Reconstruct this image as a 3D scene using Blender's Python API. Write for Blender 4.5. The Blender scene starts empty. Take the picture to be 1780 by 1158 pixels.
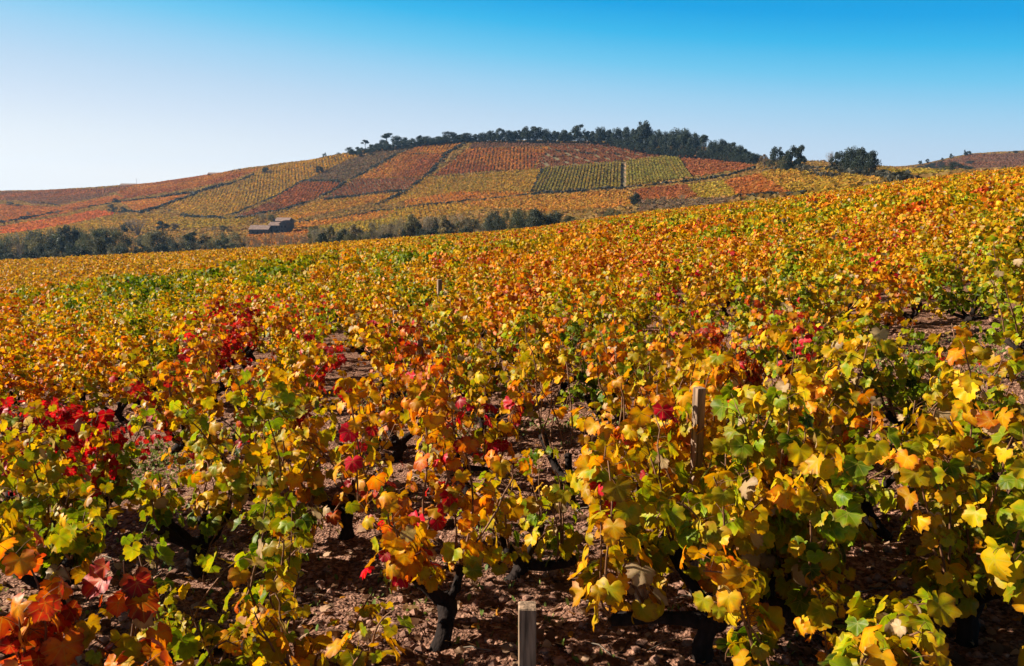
import bpy, math, random
import numpy as np
R = math.radians
rng = np.random.default_rng(11)
random.seed(11)
scene = bpy.context.scene
col = scene.collection

# ------------------------------------------------------------------ camera
F = 1397.0; PITCH = R(10.1); H = 2.1           # focal length in photo pixels (1780 wide), eye height
cd = bpy.data.cameras.new('camera'); cam = bpy.data.objects.new('camera', cd); col.objects.link(cam)
cam.location = (0, 0, H); cam.rotation_euler = (R(90) - PITCH, 0, 0)
cd.sensor_width = 36; cd.lens = 36 * F / 1780; cd.clip_start = 0.05; cd.clip_end = 9000
scene.camera = cam

# ------------------------------------------------------------------ sky and sun
SUN_AZ = R(-80); SUN_EL = R(29)                # azimuth measured from +Y (view direction), negative = left
world = bpy.data.worlds.new('World'); scene.world = world; world.use_nodes = True
nt = world.node_tree; nt.nodes.clear()
def N(nt, t, **kw):
    n = nt.nodes.new(t)
    for k, v in kw.items(): setattr(n, k, v)
    return n
out = N(nt, 'ShaderNodeOutputWorld'); bg = N(nt, 'ShaderNodeBackground')
sky = N(nt, 'ShaderNodeTexSky', sky_type='NISHITA', sun_disc=False)
sky.sun_elevation = SUN_EL; sky.sun_rotation = SUN_AZ
sky.air_density = 1.0; sky.dust_density = 0.5; sky.ozone_density = 2.5
hs = N(nt, 'ShaderNodeHueSaturation'); hs.inputs['Saturation'].default_value = 1.25; hs.inputs['Value'].default_value = 1.0
nt.links.new(sky.outputs[0], hs.inputs['Color'])
# polarised sky in view: deeper and more cyan high up and away from the sun
tc = N(nt, 'ShaderNodeTexCoord'); sx = N(nt, 'ShaderNodeSeparateXYZ'); nt.links.new(tc.outputs['Generated'], sx.inputs[0])
def M(nt, op, a, b=None, c=None, clamp=False):
    n = N(nt, 'ShaderNodeMath', operation=op, use_clamp=clamp)
    for i, v in enumerate((a, b, c)):
        if v is None: continue
        if isinstance(v, (int, float)): n.inputs[i].default_value = v
        else: nt.links.new(v, n.inputs[i])
    return n.outputs[0]
EXPO = 1.3; SKY = 0.08
e = M(nt, 'ADD', M(nt, 'MULTIPLY', sx.outputs['Z'], 3.1 / 2.3), M(nt, 'MULTIPLY_ADD', sx.outputs['X'], 0.30 / 2.3, .3 / 2.3))
ramp = N(nt, 'ShaderNodeValToRGB'); nt.links.new(e, ramp.inputs[0])
cr = ramp.color_ramp; cr.interpolation = 'LINEAR'
def lin(c): return tuple((v / 255 / 12.92 if v < 10 else ((v / 255 + .055) / 1.055) ** 2.4) for v in c)
stops = [(0, (252,251,249)), (.10, (250,249,248)), (.15, (234,240,247)), (.2, (214,228,244)), (.25, (192,218,241)), (.30, (160,210,241)), (.345, (112,200,240)), (.39, (54,184,236)), (.43, (2,164,230)), (.51, (0,150,220)), (.62, (0,44,90)), (1, (0,10,28))]  # unseen upper sky darkened beyond polarisation to weaken ambient fill in the shade
cr.elements[0].position = 0; cr.elements[0].color = (*lin(stops[0][1]), 1); cr.elements[1].position = 1; cr.elements[1].color = (*lin(stops[-1][1]), 1)
for p, c in stops[1:-1]:
    el = cr.elements.new(p); el.color = (*lin(c), 1)
sc_ = N(nt, 'ShaderNodeVectorMath', operation='SCALE'); nt.links.new(ramp.outputs[0], sc_.inputs[0]); sc_.inputs['Scale'].default_value = 1 / (SKY * 2 ** EXPO)
mx = N(nt, 'ShaderNodeMix', data_type='RGBA'); mx.inputs[0].default_value = .97
nt.links.new(hs.outputs[0], mx.inputs[6]); nt.links.new(sc_.outputs[0], mx.inputs[7])
nt.links.new(mx.outputs[2], bg.inputs[0]); bg.inputs[1].default_value = SKY
nt.links.new(bg.outputs[0], out.inputs[0])

sd = bpy.data.lights.new('sun', 'SUN'); sun = bpy.data.objects.new('sun', sd); col.objects.link(sun)
sd.energy = 5.0; sd.angle = R(0.5); sd.color = (1.0, 0.90, 0.76)
from mathutils import Vector
sdir = Vector((math.sin(SUN_AZ) * math.cos(SUN_EL), math.cos(SUN_AZ) * math.cos(SUN_EL), math.sin(SUN_EL)))
sun.rotation_euler = sdir.to_track_quat('Z', 'Y').to_euler()
sun.location = (-60, 60, 80)
scene.view_settings.view_transform = 'Standard'; scene.view_settings.look = 'None'
scene.view_settings.exposure = EXPO; scene.view_settings.gamma = 1.0
scene.cycles.max_bounces = 6; scene.cycles.transparent_max_bounces = 4
scene.cycles.diffuse_bounces = 2; scene.cycles.transmission_bounces = 3; scene.cycles.volume_bounces = 0

# ------------------------------------------------------------------ helpers
def link(name, data, parent=None):
    o = bpy.data.objects.new(name, data); col.objects.link(o)
    if parent is not None: o.parent = parent
    return o
def tag(o, label=None, cat=None, group=None, kind=None):
    if label: o['label'] = label
    if cat: o['category'] = cat
    if group: o['group'] = group
    if kind: o['kind'] = kind
    return o
def mesh(name, V, T, mat=None, smooth=True, attrs=None, mats=None, mi=None):
    V = np.asarray(V, np.float32); T = np.asarray(T, np.int32)
    k = T.shape[1]
    me = bpy.data.meshes.new(name)
    me.vertices.add(len(V)); me.vertices.foreach_set('co', V.ravel())
    me.loops.add(T.size); me.loops.foreach_set('vertex_index', T.ravel())
    me.polygons.add(len(T)); me.polygons.foreach_set('loop_start', np.arange(0, T.size, k, dtype=np.int32))
    me.update(calc_edges=True)
    me.polygons.foreach_set('use_smooth', np.full(len(T), bool(smooth)))
    if mat: me.materials.append(mat)
    if mats:
        for m in mats: me.materials.append(m)
        me.polygons.foreach_set('material_index', np.asarray(mi, np.int32))
    for an, (ty, arr) in (attrs or {}).items():
        a = me.attributes.new(an, ty, 'POINT')
        arr = np.asarray(arr, np.float32)
        a.data.foreach_set('color' if ty == 'FLOAT_COLOR' else ('vector' if ty == 'FLOAT_VECTOR' else 'value'), arr.ravel())
    me.update(); me.validate()
    return me
def hsh(ix, iy, s=0):
    n = (ix.astype(np.int64) * 374761393 + iy.astype(np.int64) * 668265263 + s * 974711) & 0xffffffff
    n = ((n ^ (n >> 13)) * 1274126177) & 0xffffffff
    return ((n ^ (n >> 16)) & 0xffff) / 65535.0
def vnoise(x, y, s=0):
    ix = np.floor(x); iy = np.floor(y); fx = x - ix; fy = y - iy
    fx = fx * fx * (3 - 2 * fx); fy = fy * fy * (3 - 2 * fy)
    a = hsh(ix, iy, s); b = hsh(ix + 1, iy, s); c = hsh(ix, iy + 1, s); d = hsh(ix + 1, iy + 1, s)
    return (a + (b - a) * fx) * (1 - fy) + (c + (d - c) * fx) * fy
def fbm(x, y, o=4, s=0):
    r = 0; a = .5
    for i in range(o): r = r + a * vnoise(x * 2 ** i, y * 2 ** i, s + i); a *= .5
    return r

# ------------------------------------------------------------------ the lie of the land
# ground elevation along bearings: {bearing column: [(distance, height as a picture row on that bearing)]}
FX = (-500, 0, 430, 890, 1110, 1340, 1560, 1780, 2300)
FY = (472, 450, 430, 399, 369, 346, 316, 291, 232)
COLS = {
 -600: [(200,476),(300,474),(380,440),(500,400),(600,378),(720,358),(860,340),(1000,345),(2500,370)],
 0:    [(200,470),(300,458),(380,426),(450,408),(500,396),(600,372),(720,352),(850,334),(1000,340),(2500,370)],
 250:  [(200,462),(300,448),(380,420),(450,402),(520,385),(600,362),(700,340),(800,321),(950,328),(2500,365)],
 450:  [(200,452),(300,438),(400,410),(450,395),(520,368),(600,338),(680,305),(730,292),(850,300),(2500,350)],
 600:  [(200,440),(300,424),(380,400),(430,388),(500,362),(560,332),(620,298),(670,270),(760,280),(2500,340)],
 750:  [(200,425),(280,412),(360,388),(430,366),(500,335),(560,298),(610,268),(640,251),(720,258),(2500,330)],
 900:  [(190,412),(260,404),(340,378),(400,358),(450,338),(520,300),(570,270),(620,248),(700,256),(2500,320)],
 1050: [(190,392),(230,386),(310,366),(370,348),(430,325),(500,290),(560,262),(600,250),(700,260),(2500,310)],
 1150: [(180,376),(220,370),(280,358),(330,345),(380,329),(440,303),(500,280),(550,264),(600,256),(700,266),(2500,305)],
 1250: [(180,362),(220,356),(270,344),(320,332),(360,320),(420,303),(470,286),(520,273),(580,266),(680,272),(2500,300)],
 1330: [(180,350),(240,336),(300,315),(350,301),(400,293),(460,287),(520,283),(650,290),(2500,296)],
 1450: [(170,338),(230,316),(280,303),(320,296),(380,291),(450,289),(600,291),(2500,294)],
 1560: [(165,322),(220,309),(280,301),(350,298),(450,297),(600,297),(760,294),(950,292),(2500,296)],
 1680: [(160,308),(200,306),(300,304),(450,301),(600,296),(750,284),(900,269),(1100,278),(2500,290)],
 1790: [(160,297),(200,298),(300,302),(450,300),(600,295),(750,282),(900,266),(1100,272),(2500,285)],
 2300: [(170,245),(300,262),(600,270),(900,255),(1200,262),(2500,280)],
}
EDGE = 150.0
def rowz(py, Y): return H - (py - 330.0) / F * Y
yst = np.arange(0, 2505, 5.0)
pcols = sorted(COLS)
tab = []
for p in pcols:
    et = float(np.interp(p, FX, FY)); s = (330 - et + F * 1.1 / EDGE) / F
    zz = [(0, 0.0)]
    if p < 560:
        w = np.clip((560 - p) / 200.0, 0, 1)
        z45 = rowz(float(np.interp(p, (-600, 0, 430, 560), (512, 505, 455, 442))), 45) - 1.0
        zz += [(45, z45 * w + s * 45 * (1 - w)), (62, (z45 - 2.1) * w + s * 62 * (1 - w)), (85, (rowz(float(np.interp(p, (-600, 0, 430, 560), (505, 498, 450, 436))), 85) - 1) * w + s * 85 * (1 - w)), (EDGE, s * EDGE)]
    else:
        zz += [(60, s * 60), (EDGE, s * EDGE)]
    zz += [(Y, rowz(py, Y)) for Y, py in COLS[p]]
    tab.append(np.interp(yst, [a for a, b in zz], [b for a, b in zz]))
tab = np.array(tab)
ug = np.linspace(-1.1, 1.1, 221)
ucol = (np.array(pcols) - 890) / F
def smooth_interp(xq, xs, rows):          # monotone-ish cubic across bearings
    i = np.clip(np.searchsorted(xs, xq) - 1, 0, len(xs) - 2)
    t = np.clip((xq - xs[i]) / (xs[i + 1] - xs[i]), 0, 1)
    m = np.gradient(rows, xs, axis=0)
    h = (xs[i + 1] - xs[i])[:, None]; t = t[:, None]
    return ((2*t**3-3*t**2+1)*rows[i] + (t**3-2*t**2+t)*h*m[i]*.8 + (-2*t**3+3*t**2)*rows[i+1] + (t**3-t**2)*h*m[i+1]*.8)
G = smooth_interp(ug, ucol, tab)
ker = np.array([1, 2, 3, 2, 1.]); ker /= ker.sum()
Gs = np.apply_along_axis(lambda r: np.convolve(np.pad(r, 2, mode='edge'), ker, 'valid'), 1, G)
far = np.clip((yst - 158) / 30, 0, 1)[None, :]
G = G * (1 - far) + Gs * far
G = np.apply_along_axis(lambda r: np.convolve(np.pad(r, 2, mode='edge'), ker, 'valid'), 0, G)
def terr(x, y):
    x = np.asarray(x, float); y = np.asarray(y, float)
    u = np.clip(x / np.maximum(y, 8.0), -1.1, 1.1)
    fu = (u + 1.1) / 2.2 * 220; fy = np.clip(np.abs(y), 0, 2499) / 5.0
    i = np.clip(fu.astype(int), 0, 219); j = np.clip(fy.astype(int), 0, 499)
    a = fu - i; b = fy - j
    z = G[i, j]*(1-a)*(1-b) + G[i+1, j]*a*(1-b) + G[i, j+1]*(1-a)*b + G[i+1, j+1]*a*b
    z = np.where(y < 0, -z * .5, z)
    z = z * np.clip(np.hypot(x, y) / 3.0, 0, 1)
    return z + (fbm(x / 45, y / 45, 3, 5) - .45) * 2.2 * np.clip((y - 190) / 150, 0, 1)
def tz(x, y): return float(terr(np.array([x]), np.array([y]))[0])
cp, sp_ = math.cos(PITCH), math.sin(PITCH)
def ray(px, py):
    a = (px - 890) / F; b = -(py - 579) / F
    d = np.array([a, cp + b * sp_, -sp_ + b * cp]); return d / d[1]
def hit(px, py, y0=1.5, y1=1400, lift=0.0):
    d = ray(px, py); ys = np.concatenate([np.arange(y0, 30, .05), np.arange(max(30, y0), y1, 1.0)])
    ys = ys[(ys >= y0)]
    z = H + d[2] * ys; g = terr(d[0] * ys, ys) + lift
    k = np.nonzero(z <= g)[0]
    j = k[0] if len(k) else int(np.argmin(np.abs(z - g) / ys + (ys < 150) * 1))
    Y = ys[j]; return np.array([d[0] * Y, Y, terr(d[0] * Y, Y)])
def to_px(x, y, z):
    zc = z - H; dep = y * cp - zc * sp_; up = y * sp_ + zc * cp
    return 890 + F * x / dep, 579 - F * up / dep

# ------------------------------------------------------------------ materials
def newmat(name):
    m = bpy.data.materials.new(name); m.use_nodes = True; m.node_tree.nodes.clear(); return m, m.node_tree
def leaf_shader(nt, colsock, trans=.45, rough=.42, spec=.4, tint=(1.15, 1.1, .5)):
    p = N(nt, 'ShaderNodeBsdfPrincipled'); p.inputs['Roughness'].default_value = rough
    p.inputs['Specular IOR Level'].default_value = spec
    t = N(nt, 'ShaderNodeBsdfTranslucent'); m = N(nt, 'ShaderNodeMixShader'); m.inputs[0].default_value = trans
    o = N(nt, 'ShaderNodeOutputMaterial')
    mul = N(nt, 'ShaderNodeMix', data_type='RGBA', blend_type='MULTIPLY'); mul.inputs[0].default_value = 1; mul.inputs[7].default_value = (*tint, 1)
    nt.links.new(colsock, p.inputs['Base Color']); nt.links.new(colsock, mul.inputs[6]); nt.links.new(mul.outputs[2], t.inputs[0])
    nt.links.new(p.outputs[0], m.inputs[1]); nt.links.new(t.outputs[0], m.inputs[2]); nt.links.new(m.outputs[0], o.inputs[0])
    return p
def ramp_node(nt, fac, stops, interp='LINEAR'):
    r = N(nt, 'ShaderNodeValToRGB'); c = r.color_ramp; c.interpolation = interp
    c.elements[0].position = stops[0][0]; c.elements[0].color = (*stops[0][1], 1)
    c.elements[1].position = stops[-1][0]; c.elements[1].color = (*stops[-1][1], 1)
    for p, k in stops[1:-1]:
        el = c.elements.new(p); el.color = (*k, 1)
    nt.links.new(fac, r.inputs[0]); return r.outputs[0]
LEAF = [(0.0, (.010, .024, .002)), (.16, (.060, .125, .003)), (.32, (.24, .32, .004)), (.44, (.50, .36, .004)), (.56, (.70, .34, .003)),
        (.68, (.64, .18, .003)), (.79, (.56, .075, .005)), (.90, (.40, .016, .012)), (1.0, (.11, .02, .01))]
def attr(nt, name, out='Fac'):
    a = N(nt, 'ShaderNodeAttribute', attribute_name=name); return a.outputs[out]
def vine_leaf_material(name, veins):
    m, nt = newmat(name)
    oi = N(nt, 'ShaderNodeObjectInfo'); so = N(nt, 'ShaderNodeSeparateColor'); nt.links.new(oi.outputs['Color'], so.inputs[0])
    t = M(nt, 'ADD', attr(nt, 'tone'), M(nt, 'SUBTRACT', so.outputs[0], .5))
    tcn = N(nt, 'ShaderNodeTexCoord'); nz = N(nt, 'ShaderNodeTexNoise'); nz.inputs['Scale'].default_value = 26; nz.inputs['Detail'].default_value = 3
    nt.links.new(tcn.outputs['Object'], nz.inputs['Vector'])
    t = M(nt, 'ADD', t, M(nt, 'MULTIPLY', M(nt, 'SUBTRACT', nz.outputs[0], .5), .30))
    t = M(nt, 'ADD', t, M(nt, 'MULTIPLY', M(nt, 'POWER', attr(nt, 'edge'), 3.0), .11), clamp=True)
    c = ramp_node(nt, t, LEAF)
    def mix(fac, a, b):
        k = N(nt, 'ShaderNodeMix', data_type='RGBA'); nt.links.new(fac, k.inputs[0]) if not isinstance(fac, float) else setattr(k.inputs[0], 'default_value', fac)
        nt.links.new(a, k.inputs[6]); 
        if isinstance(b, tuple): k.inputs[7].default_value = (*b, 1)
        else: nt.links.new(b, k.inputs[7])
        return k.outputs[2]
    crim = M(nt, 'LESS_THAN', attr(nt, 'crim'), so.outputs[1])
    c = mix(crim, c, (.50, .003, .020))
    dry = M(nt, 'GREATER_THAN', attr(nt, 'rnd'), .965)
    c = mix(dry, c, (.42, .29, .15))
    spots = N(nt, 'ShaderNodeTexNoise'); spots.inputs['Scale'].default_value = 70; spots.inputs['Detail'].default_value = 2
    nt.links.new(tcn.outputs['Object'], spots.inputs['Vector'])
    rim = M(nt, 'MULTIPLY', M(nt, 'SUBTRACT', attr(nt, 'edge'), .72, clamp=True), M(nt, 'MULTIPLY', M(nt, 'GREATER_THAN', M(nt, 'FRACT', M(nt, 'MULTIPLY', attr(nt, 'rnd'), 7.0)), .6), 3.2))
    sfac = M(nt, 'ADD', M(nt, 'MULTIPLY', M(nt, 'SUBTRACT', M(nt, 'MULTIPLY', spots.outputs[0], 6.0), 3.75, clamp=True), .75), M(nt, 'MULTIPLY', rim, spots.outputs[0]), clamp=True)
    c = mix(sfac, c, (.15, .055, .02))
    vv = N(nt, 'ShaderNodeHueSaturation'); nt.links.new(c, vv.inputs['Color']); nt.links.new(M(nt, 'MULTIPLY_ADD', M(nt, 'FRACT', M(nt, 'MULTIPLY', attr(nt, 'rnd'), 13.0)), .72, .5), vv.inputs['Value']); c = vv.outputs[0]
    p = None
    if veins:
        sv = N(nt, 'ShaderNodeSeparateXYZ'); nt.links.new(attr(nt, 'luv', 'Vector'), sv.inputs[0])
        ax = M(nt, 'ABSOLUTE', sv.outputs[0]); y = sv.outputs[1]
        ds = ax
        for ang in (42, 88):
            ca, sa = math.cos(R(ang)), math.sin(R(ang))
            d = M(nt, 'ABSOLUTE', M(nt, 'SUBTRACT', M(nt, 'MULTIPLY', ax, ca), M(nt, 'MULTIPLY', y, sa)))
            ds = M(nt, 'MINIMUM', ds, d)
        v = M(nt, 'SUBTRACT', 1.0, M(nt, 'DIVIDE', ds, .03), clamp=True)
        v = M(nt, 'MULTIPLY', v, .45)
        c = mix(v, c, (.42, .34, .06))
    p = leaf_shader(nt, c, .40, .45, .16)
    if veins:
        b = N(nt, 'ShaderNodeBump'); b.inputs['Strength'].default_value = .5; b.inputs['Distance'].default_value = .004
        nt.links.new(nz.outputs[0], b.inputs['Height']); nt.links.new(b.outputs[0], p.inputs['Normal'])
    return m
MAT_LEAF = vine_leaf_material('vine_leaf', True)
def color_attr_leaf(name, trans=.35, rough=.55, spec=.3, vary=.35):
    m, nt = newmat(name)
    a = N(nt, 'ShaderNodeAttribute', attribute_name='Col')
    oi = N(nt, 'ShaderNodeObjectInfo')
    mul = N(nt, 'ShaderNodeMix', data_type='RGBA', blend_type='MULTIPLY'); mul.inputs[0].default_value = 1
    nt.links.new(a.outputs['Color'], mul.inputs[6]); nt.links.new(oi.outputs['Color'], mul.inputs[7])
    leaf_shader(nt, mul.outputs[2], trans, rough, spec, (1.1, 1.05, .7)); return m
MAT_FAR = color_attr_leaf('autumn_foliage', .36, .55, .12)
MAT_TREE = color_attr_leaf('tree_foliage', .30, .6, .2)
MAT_HILL = color_attr_leaf('hillside_foliage', .42, .8, .05)
def simple(name, colr, rough=.9, nscale=None, namt=.3, bump=0, bscale=20, stretch=None, spec=.2):
    m, nt = newmat(name)
    p = N(nt, 'ShaderNodeBsdfPrincipled'); o = N(nt, 'ShaderNodeOutputMaterial'); nt.links.new(p.outputs[0], o.inputs[0])
    p.inputs['Roughness'].default_value = rough; p.inputs['Specular IOR Level'].default_value = spec
    p.inputs['Base Color'].default_value = (*colr, 1)
    t = N(nt, 'ShaderNodeTexCoord'); mp = N(nt, 'ShaderNodeMapping'); nt.links.new(t.outputs['Object'], mp.inputs[0])
    if stretch: mp.inputs['Scale'].default_value = stretch
    if nscale:
        z = N(nt, 'ShaderNodeTexNoise'); z.inputs['Scale'].default_value = nscale; z.inputs['Detail'].default_value = 5
        nt.links.new(mp.outputs[0], z.inputs['Vector'])
        lo = tuple(c * (1 - namt) for c in colr); hi = tuple(min(1, c * (1 + namt)) for c in colr)
        nt.links.new(ramp_node(nt, z.outputs[0], [(.3, lo), (.7, hi)]), p.inputs['Base Color'])
    if bump:
        z = N(nt, 'ShaderNodeTexNoise'); z.inputs['Scale'].default_value = bscale; z.inputs['Detail'].default_value = 6
        nt.links.new(mp.outputs[0], z.inputs['Vector'])
        b = N(nt, 'ShaderNodeBump'); b.inputs['Strength'].default_value = .8; b.inputs['Distance'].default_value = bump
        nt.links.new(z.outputs[0], b.inputs['Height']); nt.links.new(b.outputs[0], p.inputs['Normal'])
    return m
MAT_BARK = simple('vine_bark', (.016, .010, .008), .95, 30, .6, .012, 55, (1, 1, .25))
MAT_CANE = simple('vine_cane', (.16, .075, .035), .7, 40, .4)
MAT_TRUNK = simple('tree_bark', (.055, .045, .035), .95, 3, .4)
MAT_TWIG = simple('bare_twig', (.20, .16, .12), .95, 1, .3)
MAT_POST = simple('weathered_wood', (.25, .165, .105), .9, 60, .65, .006, 90, (1, 1, .08))
MAT_CLOD = simple('soil_clod', (.27, .145, .10), .95, 25, .6, .006, 60)
MAT_WALL = simple('farm_wall', (.11, .105, .10), .9, .8, .25)
MAT_ROOF = simple('roof_tile', (.24, .16, .13), .85, .9, .3)
MAT_DARK = simple('dark_opening', (.03, .03, .035), .6)
MAT_SHUT = simple('wooden_door', (.10, .07, .05), .8)
MAT_METAL = simple('grey_metal', (.4, .42, .45), .4)
MAT_TRACK = simple('track_gravel', (.34, .27, .20), .95, .3, .3)

# ------------------------------------------------------------------ ground sheet
def spaced(lo, hi, c, d0, k):
    a = [c]
    while a[-1] < hi: a.append(a[-1] + d0 + k * abs(a[-1] - c) * 1.0)
    b = [c]
    while b[-1] > lo: b.append(b[-1] - (d0 + k * abs(b[-1] - c)))
    return np.array(sorted(set(b[1:] + a)))
gx = spaced(-1500, 1500, 0, .028, .0165); gy = spaced(-25, 2400, 3.0, .028, .0155)
X, Y = np.meshgrid(gx, gy, indexing='xy')
def micro(x, y):
    f = np.clip(1 - (np.hypot(x, y) - 12) / 25, 0, 1)
    return f * ((fbm(x * 3, y * 3, 3, 21) - .45) * .09 + (fbm(x * 16, y * 16, 3, 31) - .45) * .055)
Z = terr(X, Y) + micro(X, Y)
nx, ny = len(gx), len(gy)
idx = np.arange(nx * ny).reshape(ny, nx)
T = np.stack([idx[:-1, :-1], idx[:-1, 1:], idx[1:, 1:], idx[1:, :-1]], -1).reshape(-1, 4)
mg, nt = newmat('vineyard_soil')
p = N(nt, 'ShaderNodeBsdfPrincipled'); o = N(nt, 'ShaderNodeOutputMaterial'); nt.links.new(p.outputs[0], o.inputs[0])
p.inputs['Roughness'].default_value = .95; p.inputs['Specular IOR Level'].default_value = .1
t = N(nt, 'ShaderNodeTexCoord')
n1 = N(nt, 'ShaderNodeTexNoise'); n1.inputs['Scale'].default_value = 38; n1.inputs['Detail'].default_value = 6; nt.links.new(t.outputs['Object'], n1.inputs['Vector'])
n2 = N(nt, 'ShaderNodeTexNoise'); n2.inputs['Scale'].default_value = 1.3; n2.inputs['Detail'].default_value = 3; nt.links.new(t.outputs['Object'], n2.inputs['Vector'])
n3 = N(nt, 'ShaderNodeTexVoronoi'); n3.inputs['Scale'].default_value = 55; nt.links.new(t.outputs['Object'], n3.inputs['Vector'])
soil = ramp_node(nt, n1.outputs[0], [(.3, (.04, .018, .012)), (.5, (.18, .088, .055)), (.68, (.40, .22, .145))])
dirt = ramp_node(nt, n1.outputs[0], [(.3, (.06, .05, .025)), (.7, (.22, .17, .09))])
geo = N(nt, 'ShaderNodeNewGeometry'); sg = N(nt, 'ShaderNodeSeparateXYZ'); nt.links.new(geo.outputs['Position'], sg.inputs[0])
farf = M(nt, 'DIVIDE', M(nt, 'SUBTRACT', sg.outputs[1], 120), 60, clamp=True)
mxs = N(nt, 'ShaderNodeMix', data_type='RGBA'); nt.links.new(farf, mxs.inputs[0]); nt.links.new(soil, mxs.inputs[6]); nt.links.new(dirt, mxs.inputs[7])
nt.links.new(mxs.outputs[2], p.inputs['Base Color'])
b = N(nt, 'ShaderNodeBump'); b.inputs['Strength'].default_value = 1; b.inputs['Distance'].default_value = .02
nt.links.new(M(nt, 'ADD', n1.outputs[0], M(nt, 'MULTIPLY', n3.outputs['Distance'], -.6)), b.inputs['Height']); nt.links.new(b.outputs[0], p.inputs['Normal'])
tag(link('ground', mesh('ground', np.stack([X, Y, Z], -1).reshape(-1, 3), T, mg)), kind='structure')

# ------------------------------------------------------------------ tubes and leaves
def tube(P, rad, n=6, gn=0.0):
    P = np.asarray(P, float); k = len(P)
    tan = np.gradient(P, axis=0); tan /= np.linalg.norm(tan, axis=1)[:, None] + 1e-9
    ref = np.array([.31, .17, .93]) if abs(tan[0] @ np.array([0, 0, 1.])) < .8 else np.array([1, .1, 0.])
    a = np.cross(tan, ref); a /= np.linalg.norm(a, axis=1)[:, None] + 1e-9; bb = np.cross(tan, a)
    th = np.arange(n) / n * 2 * np.pi
    rr = np.asarray(rad)[:, None] * (1 + gn * (rng.random((k, n)) - .5))
    V = P[:, None, :] + rr[..., None] * (np.cos(th)[None, :, None] * a[:, None, :] + np.sin(th)[None, :, None] * bb[:, None, :])
    V = V.reshape(-1, 3); i = np.arange(k - 1)[:, None] * n; j = np.arange(n)[None, :]; j2 = (j + 1) % n
    T = np.stack([i + j, i + j2, i + n + j2, i + n + j], -1).reshape(-1, 4)
    V = np.vstack([V, P[-1:] + tan[-1:] * rad[-1] * .5]); top = len(V) - 1; base = (k - 1) * n
    cap = np.stack([base + np.arange(n), base + (np.arange(n) + 1) % n, np.full(n, top), np.full(n, top)], -1)
    tri = np.vstack([np.stack([T[:, 0], T[:, 1], T[:, 2]], -1), np.stack([T[:, 0], T[:, 2], T[:, 3]], -1), cap[:, :3]])
    return V, tri
def join(parts):
    Vs, Ts, o = [], [], 0
    for V, T in parts: Vs.append(V); Ts.append(T + o); o += len(V)
    return np.vstack(Vs), np.vstack(Ts)
# outline of a five-lobed vine leaf, petiole at the origin, tip along +y
half = [(a_, r_ ** .85) for a_, r_ in [(0, 1.0), (9, .90), (15, .93), (22, .80), (29, .76), (35, .84), (41, .87), (46, .95), (53, .86), (60, .85), (68, .72), (76, .70), (84, .78), (92, .84), (99, .76), (108, .76), (118, .70), (130, .62), (142, .60), (155, .40), (168, .13)]]
ol = [(a, r) for a, r in half] + [(-a, r) for a, r in half[:0:-1]]
OA = np.array([R(a) for a, r in ol]); OR = np.array([r for a, r in ol]); K = len(ol)
# two rings give the blade real curvature
ring0 = np.stack([np.sin(OA) * OR, np.cos(OA) * OR], -1)
L_HI = np.vstack([[0, 0], ring0 * .5, ring0]); E_HI = np.concatenate([[0], np.full(K, .5), np.ones(K)])
k = np.arange(K); k2 = (k + 1) % K
T_HI = np.vstack([np.stack([np.zeros(K, int), 1 + k, 1 + k2], -1), np.stack([1 + k, 1 + K + k, 1 + K + k2], -1), np.stack([1 + k, 1 + K + k2, 1 + k2], -1)])
sel = [0, 3, 4, 7, 10, 11, 13, 16, 19]; lo_half = [half[i] for i in sel]
ol2 = lo_half + [(-a, r) for a, r in lo_half[:0:-1]]
A2 = np.array([R(a) for a, r in ol2]); R2 = np.array([r for a, r in ol2]); K2 = len(ol2)
L_LO = np.vstack([[0, 0], np.stack([np.sin(A2) * R2, np.cos(A2) * R2], -1)]); E_LO = np.concatenate([[0], np.ones(K2)])
kk = np.arange(K2); T_LO = np.stack([np.zeros(K2, int), 1 + kk, 1 + (kk + 1) % K2], -1)
def norm(a): return a / (np.linalg.norm(a, axis=-1, keepdims=True) + 1e-9)
def leaves(P, tip, nor, size, L, E, TT, curl):
    """instances of a leaf shape: P base points, tip directions, blade normals"""
    n = len(P); tip = norm(tip); xax = norm(np.cross(tip, nor)); nor = np.cross(xax, tip)
    x = L[None, :, 0] * (1 + .12 * (rng.random((n, 1)) - .5)); y = L[None, :, 1] * np.ones((n, 1))
    rag = 1 + np.where(E > .9, .17, .08)[None] * (rng.random((n, len(L))) - .5); x = x * rag; y = y * rag
    r2 = x ** 2 + y ** 2
    fold = (rng.random((n, 1)) * .75 + .05); c = curl * (rng.random((n, 1)) * 1.3 - .15)
    ph = rng.random((n, 1)) * 6.28
    z = fold * np.abs(x) * .55 - c * r2 * .5 + .10 * r2 * np.sin(np.arctan2(x, y + 1e-6) * 5 + ph)
    # roll the blade tip under
    y = y * (1 - .15 * c * np.clip(y, 0, 1))
    s = size[:, None]
    V = P[:, None, :] + (x * s)[..., None] * xax[:, None, :] + (y * s)[..., None] * tip[:, None, :] + (z * s)[..., None] * nor[:, None, :]
    T = TT[None] + (np.arange(n) * L.shape[0])[:, None, None]
    return V.reshape(-1, 3), T.reshape(-1, 3), np.stack([x, y, np.zeros_like(x)], -1).reshape(-1, 3), np.tile(E, n)

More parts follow.
